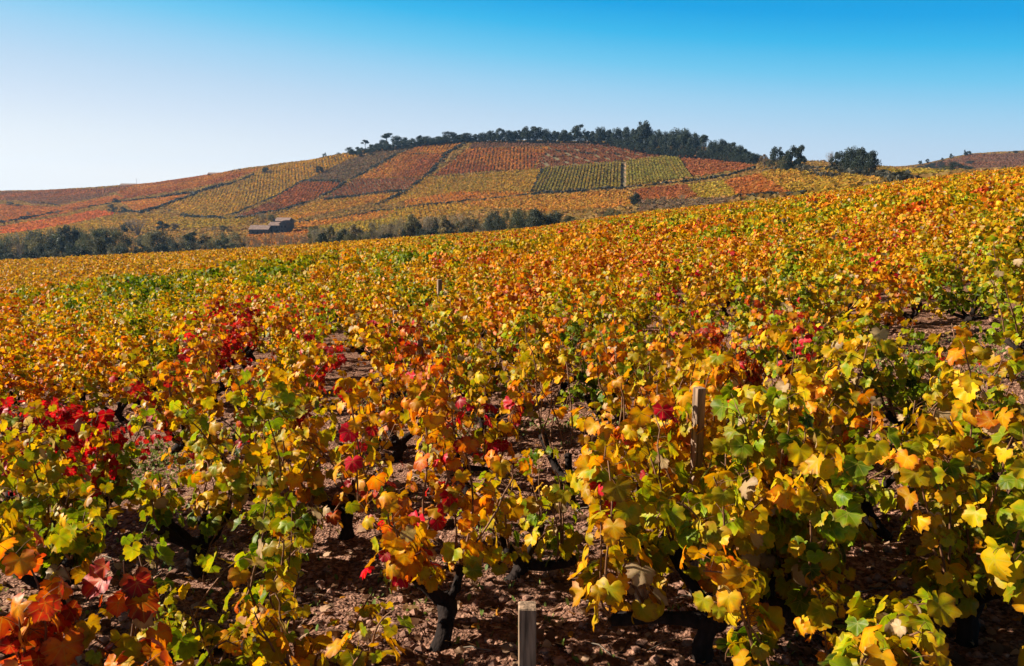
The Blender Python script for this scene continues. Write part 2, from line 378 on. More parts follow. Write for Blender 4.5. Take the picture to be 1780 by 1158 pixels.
def make_vine(seed, hero=False, height=1.15, spread=.34, dens=1.0, lean=(0, 0), arms=None, leafs=.062, keep=None, lowcut=0.0, ncane=None):
    """returns meshes: trunk, list of cane meshes, foliage"""
    global rng
    save = rng; rng = np.random.default_rng(seed); r = rng
    th = .13 + .12 * r.random()
    pts = [np.array([0, 0, -.06])]; d = np.array([(r.random() - .5) * .5 + lean[0], (r.random() - .5) * .5 + lean[1], 1.])
    for i in range(6):
        d = d + np.array([(r.random() - .5) * .9, (r.random() - .5) * .9, 0]); d[2] = 1.0
        pts.append(pts[-1] + norm(d) * (th + .06) / 6)
    rad = np.array([.062, .052, .045, .043, .043, .050, .055]) * (.85 + .3 * r.random())
    wood = [tube(pts, rad * (1 + .25 * (r.random(7) - .5)), 9, .35)]
    top = pts[-1]; ends = []
    if arms is None:
        na = r.integers(3, 5); a0 = r.random() * 6.28
        arms = [(a0 + i * 6.283 / na + (r.random() - .5) * .7, .16 + .16 * r.random(), .10 + .14 * r.random()) for i in range(na)]
    for az, ln, rise in arms:
        q = [top]; dd = np.array([math.cos(az), math.sin(az), 0.1]); n = 5
        for i in range(n):
            dd = dd + np.array([(r.random() - .5) * .9, (r.random() - .5) * .9, rise / ln * .35 + (r.random() - .5) * .5]); dd[2] = max(dd[2], -.1)
            q.append(q[-1] + norm(dd) * ln / n * 1.15)
        wood.append(tube(q, np.array([.042, .032, .028, .026, .026, .030]) * (.8 + .4 * r.random()), 8, .4)); ends.append(q[-1]); ends.append(q[3])
    tr = join(wood)
    canes = []; LP, LT, LN, LS, TONE, CR = [], [], [], [], [], []
    pet = []
    nc = ncane or int(r.integers(12, 16)); sfac = 1.0
    tonebase = 0.0
    for ci in range(nc):
        s = ends[ci % len(ends)]
        out_ = s - top; az = math.atan2(out_[1], out_[0]) + (r.random() - .5) * 2.4
        ln = (height - s[2]) * (.75 + .5 * r.random()) ; n = 9
        low = ncane is None and ci % 4 == 3
        if low: ln *= .62
        o_ = 1.5 if low else .55
        dd = np.array([math.cos(az) * o_, math.sin(az) * o_, 1.0]); q = [s]
        for i in range(n):
            dd = dd + np.array([(r.random() - .5) * .35 - .1 * dd[0], (r.random() - .5) * .35 - .1 * dd[1], -(.22 if low else .05) * i * r.random()])
            q.append(q[-1] + norm(dd) * ln / n * 1.05)
        q = np.array(q)
        hx = np.hypot(q[:, 0], q[:, 1]); f = np.where(hx > spread + .15, (spread + .15) / hx, 1); q[:, 0] *= f; q[:, 1] *= f
        canes.append(tube(q, np.linspace(.0075, .003, n + 1), 5, .1))
        ct = (r.random() - .5) * .26; cc = r.random()
        nl = max(3, int(dens * ln / .036))
        # extra laterals
        tt = np.sort(r.random(nl) ** .85) * n
        for j, t in enumerate(tt):
            i = min(int(t), n - 1); w = t - i; b0 = q[i] * (1 - w) + q[i + 1] * w
            if b0[2] < max(lowcut, .08): continue
            a = r.random() * 6.28; pl = .05 + .075 * r.random()
            pd = norm(np.array([math.cos(a), math.sin(a), .25 + .3 * r.random()]))
            e = b0 + pd * pl
            outw = np.array([math.cos(a), math.sin(a), 0])
            droop = .3 + 1.3 * r.random()
            tipd = outw * .55 + np.array([(r.random() - .5) * .8, (r.random() - .5) * .8, -droop])
            nr = outw * (.9 * r.random() + .25) + np.array([(r.random() - .5) * .9, (r.random() - .5) * .9, .55])
            LP.append(e); LT.append(tipd); LN.append(nr)
            LS.append(leafs * (.55 + .75 * r.random()) * (1.1 - .25 * t / n))
            TONE.append(ct + (r.random() - .5) * .24 + (.22 * (r.random() - .5) if r.random() < .22 else 0) + .10 * (t / n - .5)); CR.append(min(1, max(0, cc * .8 + r.random() * .2)))
            if hero: pet.append((b0, e))
    LP = np.array(LP); LT = np.array(LT); LN = np.array(LN); LS = np.array(LS); TONE = np.array(TONE) + .5; CR = np.array(CR)
    L, E, TT = (L_HI, E_HI, T_HI) if hero else (L_LO, E_LO, T_LO)
    V, T, uv, ed = leaves(LP, LT, LN, LS, L, E, TT, 1.25)
    m = L.shape[0]
    tn_ = np.repeat(TONE, m); cr_ = np.repeat(CR, m); rn_ = np.repeat(rng.random(len(LP)), m); mi = np.zeros(len(T), int)
    cms = [mesh('cane', *c, MAT_CANE) for c in canes]
    if pet:
        pv, pt = join([tube([a, (a + b) / 2 + np.array([0, 0, .006]), b], [.0016, .0014, .0012], 3) for a, b in pet])
        z0 = np.zeros(len(pv)); T = np.vstack([T, pt + len(V)]); V = np.vstack([V, pv]); mi = np.concatenate([mi, np.ones(len(pt), int)])
        tn_, cr_, rn_, ed = [np.concatenate([q_, z0 + 1]) for q_ in (tn_, cr_, rn_, ed)]; uv = np.vstack([uv, np.zeros((len(pv), 3))])
    at = {'tone': ('FLOAT', tn_), 'crim': ('FLOAT', cr_), 'rnd': ('FLOAT', rn_), 'edge': ('FLOAT', ed), 'luv': ('FLOAT_VECTOR', uv)}
    fol = mesh('foliage', V, T, None, True, at, [MAT_LEAF, MAT_CANE], mi)
    tm = mesh('trunk', *tr, MAT_BARK)
    rng = save
    return tm, cms, fol
def place_vine(protos, x, y, rz, sc, tone, crim, label, group, parts=True, zs=None):
    tm, cms, fol = protos
    root = bpy.data.objects.new('grapevine', None); col.objects.link(root)
    root.empty_display_size = .2
    root.location = (x, y, tz(x, y)); root.rotation_euler = (0, 0, rz); root.scale = (sc, sc, zs or sc)
    tag(root, label, 'grapevine', group)
    link('trunk', tm, root)
    if parts:
        for c in cms: link('cane', c, root)
    f = link('foliage', fol, root); f.color = (tone, crim, 0, 1)
    return root

# ------------------------------------------------------------------ nearest vines, one by one
heroes = []
def W(px, py): return hit(px, py, 1.2)
def hero(px, py, seed, tone, crim, label, rz=0, sc=1.0, **kw):
    h = W(px, py); pr = make_vine(seed, True, **kw)
    place_vine(pr, h[0], h[1], rz, sc, tone, crim, label, 'grapevines in the foreground'); heroes.append((h[0], h[1]))
# trunk foot in the photograph -> its spot on the ground
hero(762, 1135, 101, .55, .20, 'orange and red leaved vine with thick black trunk, left of the square wooden stake', height=1.22, spread=.26, dens=1.1, leafs=.058)
hero(468, 985, 102, .36, .02, 'green and gold vine with gnarled dark trunk beside the bare soil strip on the left', height=1.12, spread=.3, dens=.95, lean=(.3, 0), leafs=.06)
hero(990, 880, 103, .50, .03, 'nearly bare old vine with twisted black trunk standing alone on open ground in the centre', height=1.2, spread=.42, dens=.42, arms=[(2.7, .42, .25), (.3, .38, .2), (1.6, .2, .16)], lowcut=.62, ncane=9)
hero(1225, 1150, 104, .40, .05, 'golden green vine with arching arm curling over the bare soil, right of the square stake', height=1.08, spread=.36, dens=1.3, arms=[(2.9, .42, -.02), (1.9, .35, .28), (.4, .3, .3), (5.2, .25, .2)], leafs=.07)
hero(1675, 1120, 105, .34, .05, 'yellow green leafy vine near the right edge above dark soil', height=1.2, spread=.4, dens=1.25, leafs=.064)
hero(1450, 1130, 106, .37, .08, 'bushy green and yellow vine with pale dry leaves between two foreground vines on the right', height=1.22, spread=.4, dens=1.35, leafs=.063)
hero(690, 800, 107, .58, .06, 'sparse vine with forked black trunk behind the orange foreground vine', height=1.1, spread=.36, dens=.8, lowcut=.4)
hero(130, 1075, 108, .30, .02, 'dense dark green vine at the left behind the red leaved corner vine', height=.74, spread=.42, dens=1.25, leafs=.064)
hero(-70, 1080, 118, .32, .02, 'green and yellow vine cut by the left edge of the picture', height=.7, spread=.42, dens=1.2)
hero(345, 1000, 109, .36, .05, 'low yellow green vine in front of the crimson sprigs on the left', height=.72, spread=.4, dens=1.1)
hero(400, 1150, 110, .33, .02, 'thin green shoots rising from a vine at the bottom left', height=.78, spread=.22, dens=.8, leafs=.06)
hero(560, 1290, 111, .45, .04, 'small green and orange vine at the bottom edge left of the stake', height=.62, spread=.25, dens=.6)
hero(120, 1420, 112, .66, .10, 'closest vine with large orange and scarlet leaves in the bottom left corner', height=.83, spread=.22, dens=.95, leafs=.078)
hero(1880, 1330, 113, .28, .0, 'vine with big bright green leaves cut by the bottom right corner', height=.9, spread=.3, dens=.8, leafs=.08)
hero(25, 925, 114, .55, 1.0, 'crimson leaved vine with sparse shoots at the left edge', height=.98, spread=.42, dens=1.5, lowcut=.38, leafs=.072)
hero(150, 930, 115, .55, 1.0, 'crimson leaved vine over open ground, right of the one at the left edge', height=.84, spread=.46, dens=1.5, lowcut=.36, leafs=.072)
hero(880, 1010, 116, .34, .03, 'low green vine between the orange vine and the open soil behind the stake', height=.72, spread=.2, dens=.75, leafs=.058)
hero(1235, 1045, 124, .50, .04, 'gold and orange vine in front of the grey stake right of centre', height=1.12, spread=.3, dens=1.3)
hero(1130, 1010, 127, .42, .05, 'small golden vine at the right edge of the open soil patch', height=.95, spread=.2, dens=1.1)
hero(1330, 1060, 128, .40, .05, 'bushy gold and green vine right of the grey stake', height=1.15, spread=.34, dens=1.4)
hero(1375, 1300, 125, .36, .02, 'low leafy shoots at the bottom edge right of centre', height=.74, spread=.34, dens=1.3, leafs=.07)
hero(300, 1290, 126, .40, .05, 'low green and orange shoots at the bottom edge left of centre', height=.6, spread=.28, dens=1.0)
hero(1340, 930, 117, .44, .05, 'tall yellow vine behind the golden foreground vine', height=1.25, spread=.4, dens=1.15)
hero(1540, 930, 119, .38, .04, 'green vine with pale curled leaves in the second row on the right', height=1.2, spread=.4, dens=1.1)
hero(1730, 900, 120, .34, .06, 'olive green vine in the second row by the right edge', height=1.05, spread=.38, dens=1.0)
hero(600, 940, 121, .54, .12, 'rusty orange vine left of the tall orange one', height=.98, spread=.26, dens=.75)
hero(820, 860, 122, .54, .14, 'red and gold vine behind the orange vine in the middle', height=1.12, spread=.3, dens=.9)
#hero(1140, 960, 123, .40, .03, 'yellow green vine at the right side of the open soil patch', height=1.15, spread=.3, dens=1.1)

# ------------------------------------------------------------------ the other vines in view, on their planting grid
protos = [make_vine(200 + i, False, height=1.02 + .12 * (i % 4) / 3, spread=.33 + .05 * (i % 3), dens=1.6, leafs=.047) for i in range(12)]
protos_mid = [make_vine(300 + i, True, height=1.05 + .1 * (i % 3) / 2, spread=.37, dens=1.6, leafs=.052) for i in range(6)]
TP = [ # where the photograph shows which autumn colour: (column, row, tone, crimson share)
 (0,470,.60,.0),(300,440,.58,.0),(0,560,.56,.03),(200,560,.42,.0),(300,530,.36,.0),(430,520,.44,.0),(120,640,.50,.02),(300,640,.40,.03),(60,600,.55,.02),
 (400,590,.45,.0),(435,575,.48,.0),(545,565,.48,.0),(300,610,.45,.0),(560,640,.46,.03),(680,640,.52,.12),(330,690,.40,.06),(420,760,.50,.08),(580,770,.56,.10),
 (600,450,.52,.02),(650,500,.40,.0),(760,500,.42,.02),(880,440,.58,.02),(930,480,.58,.06),(760,600,.48,.02),(850,620,.48,.04),(800,700,.58,.06),(620,560,.42,.02),
 (1000,420,.58,.02),(1000,520,.52,.02),(1050,600,.40,.02),(950,600,.52,.04),(1100,680,.44,.03),(1130,470,.55,.2),(1240,470,.5,.1),(1100,540,.38,.02),
 (1200,560,.34,.0),(1260,590,.64,.04),(1250,700,.52,.03),(1380,640,.42,.05),(1400,560,.34,.0),(1510,425,.5,.22),(1420,470,.40,.0),(1340,520,.40,.02),
 (1550,520,.46,.03),(1650,500,.34,.0),(1700,400,.48,.02),(1600,350,.58,.0),(1760,330,.60,.0),(1500,600,.40,.04),(1560,560,.55,.10),(1700,600,.32,.02),(1600,680,.42,.05),
 (1750,500,.36,.02),(1350,400,.56,.0),(1200,400,.57,.0),(1450,370,.57,.0),(1400,760,.42,.08),(1700,760,.36,.08),(1560,760,.36,.05),(50,720,.5,.1),(40,480,.58,.0)]
TPx = np.array([(a, b) for a, b, c, d in TP], float); TPv = np.array([(c, d) for a, b, c, d in TP])
def tone_at(x, y):
    z = terr(x, y) + .8; px, py = to_px(x, y, z)
    d = np.hypot(px[:, None] - TPx[None, :, 0], (py[:, None] - TPx[None, :, 1]) * 1.7)
    w = 1 / (d + 12) ** 4.0
    return (w[..., None] * TPv[None]).sum(1) / w.sum(1)[:, None]
SP = 1.06; ang = R(12); ca, sa = math.cos(ang), math.sin(ang)
gi, gj = np.meshgrid(np.arange(-190, 190), np.arange(-60, 260))
wx = (gi * ca - gj * sa) * SP + .3; wy = (gi * sa + gj * ca) * SP + .35
GI, GJ = gi.ravel(), gj.ravel(); wx = wx.ravel() + (rng.random(gi.size) - .5) * .3; wy = wy.ravel() + (rng.random(gi.size) - .5) * .3
in_view = (np.abs(wx) < wy * .66 + 1.0) & (wy > 2.0)
HP = np.array(heroes)
dh = np.sqrt(((np.stack([wx, wy], -1)[:, None, :] - HP[None]) ** 2).sum(-1)).min(1)
# bare patches where the photograph shows open soil: (column, row, radius)
gaps = [(730, 640, .8), (1700, 620, .9), (1590, 650, .8), (1150, 645, .4), (700, 615, .5), (960, 790, .6), (950, 860, .6), (1010, 940, .6), (150, 800, .75), (40, 800, .75), (560, 1010, .6), (980, 980, .7), (1060, 1080, .9), (1240, 640, .5), (1750, 760, .6), (300, 760, .55), (120, 830, .8), (1120, 600, .5), (650,1120,.6), (1600,1150,.5), (500,1100,.6),(960,1150,.9)]
ok = in_view & (dh > .62)
for gpx, gpy, gr in gaps:
    g = W(gpx, gpy); ok &= np.hypot(wx - g[0], wy - g[1]) > gr
ok &= (wy > 4.6) | ((wy > 3.4) & (np.abs(wx) > 2.4))
fill = rng.random(len(wx)) > .07
ok &= fill
dist = np.hypot(wx, wy)
order = np.argsort(np.where(ok, dist, 1e9)); n_ok = int(ok.sum())
NIND = 300 - len(heroes)
near_i = order[:NIND]; far_i = order[NIND:n_ok]
tn = tone_at(wx[near_i], wy[near_i]); tn[:, 0] -= .035
boost = {}
npx, npy = to_px(wx[near_i], wy[near_i], terr(wx[near_i], wy[near_i]) + .85)
for cpx, cpy, cc_ in ((385, 590, .8), (440, 575, .9), (545, 570, .55), (300, 612, .4), (680, 640, .12), (330, 680, .25), (1130, 475, .4), (1235, 470, .25), (1510, 430, .5), (575, 770, .3), (1370, 680, .2)):
    k_ = int(np.argmin(np.hypot(npx - cpx, npy - cpy))); tn[k_, 1] = cc_ * 1.1
    if cc_ > .5: boost[k_] = 1.04
rows = {}
for q, i in enumerate(near_i): rows.setdefault(int(round((wy[i] - 4) / SP)), []).append((wx[i], q))
ordn = ['first','second','third','fourth','fifth','sixth','seventh','eighth','ninth','tenth','eleventh','twelfth','thirteenth','fourteenth','fifteenth','sixteenth','seventeenth','eighteenth','nineteenth','twentieth']
def nth(k):
    if k <= 20: return ordn[k - 1]
    return 'twenty-' + ordn[k - 21]
def tname(t, c):
    if c > .4: return 'crimson streaked'
    if c > .15: return 'red flecked golden'
    return 'green' if t < .36 else 'yellow green' if t < .44 else 'golden yellow' if t < .52 else 'gold and orange' if t < .6 else 'orange'
labels = {}
for rk, rkey in enumerate(sorted(rows)):
    ls = sorted(rows[rkey])
    for s_, (xx, q) in enumerate(ls):
        t_, c_ = tn[q]
        lab = '%s vine, %s from the left in the %s band of vines going back' % (tname(t_, c_), nth(s_ + 1), nth(rk + 1))
        labels[q] = lab
for q, i in enumerate(near_i):
    d = dist[i]; hi = d < 8.5
    pr = protos_mid[int(rng.integers(6))] if hi else protos[int(rng.integers(12))]
    place_vine(pr, wx[i], wy[i], rng.random() * 6.28, .9 + .22 * rng.random(), tn[q][0] + (rng.random() - .5) * .22, tn[q][1],
               labels[q], 'grapevines in the near part of the field', parts=d < 11, zs=boost.get(q))
NEAR_MAX = dist[near_i].max()

# ------------------------------------------------------------------ the rest of the field as one mass
LC = np.array([c for p, c in LEAF]); LPOS = np.array([p for p, c in LEAF])
def ramp_np(t):
    t = np.clip(t, 0, 1); return np.stack([np.interp(t, LPOS, LC[:, k]) for k in range(3)], -1)
QUAD = np.array([(0, -.1), (.55, .25), (.48, .75), (0, 1.0), (-.48, .75), (-.55, .25)])
def cards(P, nor, tip, size, colr, fold=.3):
    n = len(P); tip = norm(tip); xa = norm(np.cross(tip, nor)); nor = np.cross(xa, tip)
    x = QUAD[None, :, 0]; y = QUAD[None, :, 1] - .4; z = np.abs(x) * fold * (rng.random((n, 1)) * 2 - .4)
    s = size[:, None]
    V = P[:, None] + (x * s)[..., None] * xa[:, None] + (y * s)[..., None] * tip[:, None] + (z * s)[..., None] * nor[:, None]
    base = (np.arange(n) * 6)[:, None, None]
    T = np.array([[0, 1, 2], [0, 2, 3], [0, 3, 4], [0, 4, 5]])[None] + base
    return V.reshape(-1, 3), T.reshape(-1, 3), np.repeat(np.concatenate([colr, np.ones((n, 1))], 1), 6, 0)
fx, fy = wx[far_i], wy[far_i]
keepf = fy < EDGE + 4 + 8 * vnoise(fx / 9, fy / 9, 3)
fx, fy = fx[keepf], fy[keepf]; ft = tone_at(fx, fy); ft[:, 0] -= .02
VV, TT_, CC, off = [], [], [], 0
for lo, hi_, cnt, sz in ((0, 32, 170, .052), (32, 50, 110, .064), (50, 85, 80, .078), (85, 400, 46, .115)):
    m = (fy >= lo) & (fy < hi_); n = int(m.sum())
    if not n: continue
    ax, ay, at_ = fx[m], fy[m], ft[m]
    ptone = at_[:, 0] + (rng.random(n) - .5) * .30 + (vnoise(ax / 4, ay / 4, 9) - .5) * .24
    leftfar = (ax < ay * -.12) & (ay > 60)
    ptone = np.where(leftfar, .545 + (rng.random(n) - .5) * .05, ptone)
    hgt = (.78 + .5 * rng.random(n)); 
    ai = np.repeat(np.arange(n), cnt); k = n * cnt
    a = rng.random(k) * 6.283; rr = np.sqrt(rng.random(k)) * (.43 if lo < 80 else .52)
    hh = .22 + (rng.random(k) ** .8) * (hgt[ai] - .18) * np.sqrt(np.clip(1.12 - (rr / .64) ** 2, .1, 1))
    x = ax[ai] + np.cos(a) * rr; y = ay[ai] + np.sin(a) * rr; z = terr(x, y) + hh
    outd = np.stack([np.cos(a), np.sin(a), np.zeros(k)], -1)
    nr = outd * .6 + (rng.random((k, 3)) - .5) * 1.2 + np.array([0, 0, .5]); tp = outd * .4 + (rng.random((k, 3)) - .5) * .9 + np.array([0, 0, -.8])
    t = ptone[ai] + (rng.random(k) - .5) * .22 - .01
    c = ramp_np(t); crm = rng.random(k) < at_[ai, 1] * .5; c[crm] = (.52, .006, .022)
    dryk = rng.random(k) > .975; c[dryk] = (.45, .32, .18)
    c *= (.34 + .82 * rng.random((k, 1)))
    V, T, C = cards(np.stack([x, y, z], -1), nr, tp, sz * 1.9 * (.6 + .8 * rng.random(k)), c)
    VV.append(V); TT_.append(T + off); CC.append(C); off += len(V)
tag(link('vineyard_foliage', mesh('vineyard_foliage', np.vstack(VV), np.vstack(TT_), MAT_FAR, True, {'Col': ('FLOAT_COLOR', np.vstack(CC))})),
    'far part of the gold and orange vineyard reaching to the edge of the slope', 'grapevines', kind='stuff')

# ------------------------------------------------------------------ wooden stakes
def stake(px, ptop, yw, w, label, tilt=(0, 0)):
    d = ray(px, ptop); x = d[0] * yw; ztop = H + d[2] * yw; g = tz(x, yw); h = max(.25, ztop - g)
    bev = w * .05; s = w / 2; q = []
    for zz, ss in ((-.12, s), (h - bev, s), (h, s - bev)):
        c = ss - bev if ss == s else ss - bev
        ring = [(ss, -c), (ss, c), (c, ss), (-c, ss), (-ss, c), (-ss, -c), (-c, -ss), (c, -ss)]
        q += [(a + (rng.random() - .5) * w * .05, b + (rng.random() - .5) * w * .05, zz) for a, b in ring]
    q.append((0, 0, h + .002)); T = []
    for r_ in range(2):
        for i in range(8):
            a, b = r_ * 8 + i, r_ * 8 + (i + 1) % 8; T += [(a, b, b + 8), (a, b + 8, a + 8)]
    for i in range(8): T.append((16 + i, 16 + (i + 1) % 8, 24))
    o = link('wooden_stake', mesh('wooden_stake', q, T, MAT_POST, False)); o.location = (x, yw, g)
    o.rotation_euler = (tilt[0], tilt[1], rng.random() * .5 - .1)
    tag(o, label, 'wooden stake', 'wooden stakes among the vines'); return o
stake(917, 1052, 3.05, .072, 'square weathered wooden stake standing on bare soil at the bottom centre')
stake(1216, 674, 4.35, .052, 'grey wooden stake showing its flat top above the golden vines right of centre')
stake(1117, 1000, 3.9, .06, 'short stake end under the yellow green vine right of the open soil')
stake(688, 540, 11.5, .07, 'dark stake at the left side of the shaded gap in the middle distance')
stake(730, 588, 9.0, .065, 'small stake at the foot of the shaded gap in the middle distance')
stake(764, 486, 15.5, .085, 'tall thin stake rising above the yellow vines left of centre')
stake(1489, 405, 21, .11, 'distant thin stake beside the red flecked vine on the right', (0, R(4)))

# ------------------------------------------------------------------ soil litter
def gz(x, y): return terr(x, y) + micro(x, y)
n = 26000
yy = 1.9 + 9 * rng.random(n) ** 1.6; xx = (rng.random(n) - .5) * 2 * (yy * .68 + .4); s = (.003 + .026 * rng.random(n) ** 7) * (1 + yy * .05)
ico = np.array([(0,0,1),(.9,0,.4),(.28,.85,.4),(-.72,.53,.4),(-.72,-.53,.4),(.28,-.85,.4),(.72,.53,-.4),(-.28,.85,-.4),(-.9,0,-.4),(-.28,-.85,-.4),(.72,-.53,-.4),(0,0,-1)])
icoT = np.array([(0,1,2),(0,2,3),(0,3,4),(0,4,5),(0,5,1),(1,6,2),(2,7,3),(3,8,4),(4,9,5),(5,10,1),(2,6,7),(3,7,8),(4,8,9),(5,9,10),(1,10,6),(11,7,6),(11,8,7),(11,9,8),(11,10,9),(11,6,10)])
P = np.stack([xx, yy, gz(xx, yy) + s * .3], -1)
V = P[:, None] + ico[None] * s[:, None, None] * (.6 + .8 * rng.random((n, 12, 1))) * np.array([1, 1, .7])
T = icoT[None] + (np.arange(n) * 12)[:, None, None]
tag(link('soil_clods', mesh('soil_clods', V.reshape(-1, 3), T.reshape(-1, 3), MAT_CLOD, False)), 'pinkish crumbly clods and stones scattered on the soil between the vines', 'soil clods', kind='stuff')
n = 5200
yy = 2.0 + 10 * rng.random(n) ** 1.4; xx = (rng.random(n) - .5) * 2 * (yy * .68 + .4)
nr = np.stack([rng.random(n) - .5, rng.random(n) - .5, .8 * np.ones(n)], -1); tp = np.stack([rng.random(n) - .5, rng.random(n) - .5, (rng.random(n) - .5) * .4], -1)
V, T, uv, ed = leaves(np.stack([xx, yy, gz(xx, yy) + .018], -1), tp, nr, .02 + .03 * rng.random(n), L_LO, E_LO, T_LO, 1.2)
c = np.where(rng.random((n, 1)) < .6, np.array([[.15, .075, .04]]), np.array([[.42, .27, .17]])) * (.6 + .8 * rng.random((n, 1)))
c[rng.random(n) < .15] = (.5, .22, .03)
tag(link('fallen_leaves', mesh('fallen_leaves', V, T, MAT_HILL, True, {'Col': ('FLOAT_COLOR', np.repeat(np.concatenate([c, np.ones((n, 1))], 1), len(L_LO), 0))})), 'dry brown fallen leaves on the soil under the vines', 'fallen leaves', kind='stuff')
# dry prunings
tw = []
for i in range(150):
    y = 2.0 + 6 * random.random() ** 1.3; x = (random.random() - .5) * 2 * (y * .66 + .3); a = random.random() * 6.28; ln = .05 + .22 * random.random()
    pts = np.array([(x + math.cos(a) * ln * t, y + math.sin(a) * ln * t + .02 * math.sin(t * 5), 0) for t in (0, .33, .66, 1)])
    pts[:, 2] = gz(pts[:, 0], pts[:, 1]) + .012; tw.append(tube(pts, [.004, .0035, .003, .0025], 4, .2))
tag(link('dry_prunings', mesh('dry_prunings', *join(tw), MAT_TWIG)), 'thin dry cuttings lying on the bare soil', 'twigs', kind='stuff')
# weeds
spots = [(900, 770, 1.0, .5), (150, 830, 1.1, .7), (960, 860, .6, .35), (660, 690, .8, .5), (1420, 620, .9, .5), (450, 660, .7, .4), (620, 1040, .4, .2), (1350, 1100, .8, .3), (1700, 620, 1.2, .5), (310, 780, .8, .5), (1120, 610, .8, .5)]
wp = []
for a, b_, r_, dn in spots:
    g = W(a, b_); m_ = int(1500 * r_ * r_ * dn); aa = rng.random(m_) * 6.28; q = np.sqrt(rng.random(m_)) * r_ 
    wp.append(np.stack([g[0] + np.cos(aa) * q, g[1] + np.sin(aa) * q], -1))
m_ = 2500; yq = 2.2 + 7 * rng.random(m_); wp.append(np.stack([(rng.random(m_) - .5) * 1.4 * yq, yq], -1)); wp = np.vstack(wp)
n = len(wp); cl = fbm(wp[:, 0] * 2, wp[:, 1] * 2, 2, 77); wp = wp[cl > .33]; n = len(wp)
nr = (rng.random((n, 3)) - .5) + np.array([0, 0, .2]); tp = (rng.random((n, 3)) - .5) * 1.4 + np.array([0, 0, .9])
c = np.array([[.10, .17, .03]]) * (.5 + rng.random((n, 1))) + rng.random((n, 1)) * np.array([[.08, .05, .02]])
QS = QUAD.copy(); QUAD = QUAD * np.array([.45, 1.0])
V, T, C = cards(np.stack([wp[:, 0], wp[:, 1], gz(wp[:, 0], wp[:, 1]) + .015], -1), nr, tp, .02 + .035 * rng.random(n), c)
QUAD = QS
tag(link('weeds', mesh('weeds', V, T, MAT_TREE, True, {'Col': ('FLOAT_COLOR', C)})), 'small green weeds and grass growing on the soil between vines', 'weeds', kind='stuff')

# ------------------------------------------------------------------ hillside plots
def inpoly(x, y, poly):
    r = np.zeros(len(x), bool); j = len(poly) - 1
    for i in range(len(poly)):
        xi, yi = poly[i][0], poly[i][1]; xj, yj = poly[j][0], poly[j][1]
        c = ((yi > y) != (yj > y)) & (x < (xj - xi) * (y - yi) / (yj - yi + 1e-12) + xi); r ^= c; j = i
    return r
def wpoly(pts, sub=4):
    o = []
    for i in range(len(pts)):
        a = np.array(pts[i], float); b = np.array(pts[(i + 1) % len(pts)], float)
        for k in range(sub): q = a + (b - a) * k / sub; o.append(hit(q[0], q[1], 165)[:2])
    return o
BR=(.22,.085,.04); RD=(.31,.105,.035); RO=(.42,.15,.035); OR=(.46,.20,.035); GD=(.40,.215,.032); OL=(.33,.20,.035); GN=(.2,.16,.04); YG=(.34,.23,.03); GY=(.18,.115,.07); MV=(.20,.10,.06)
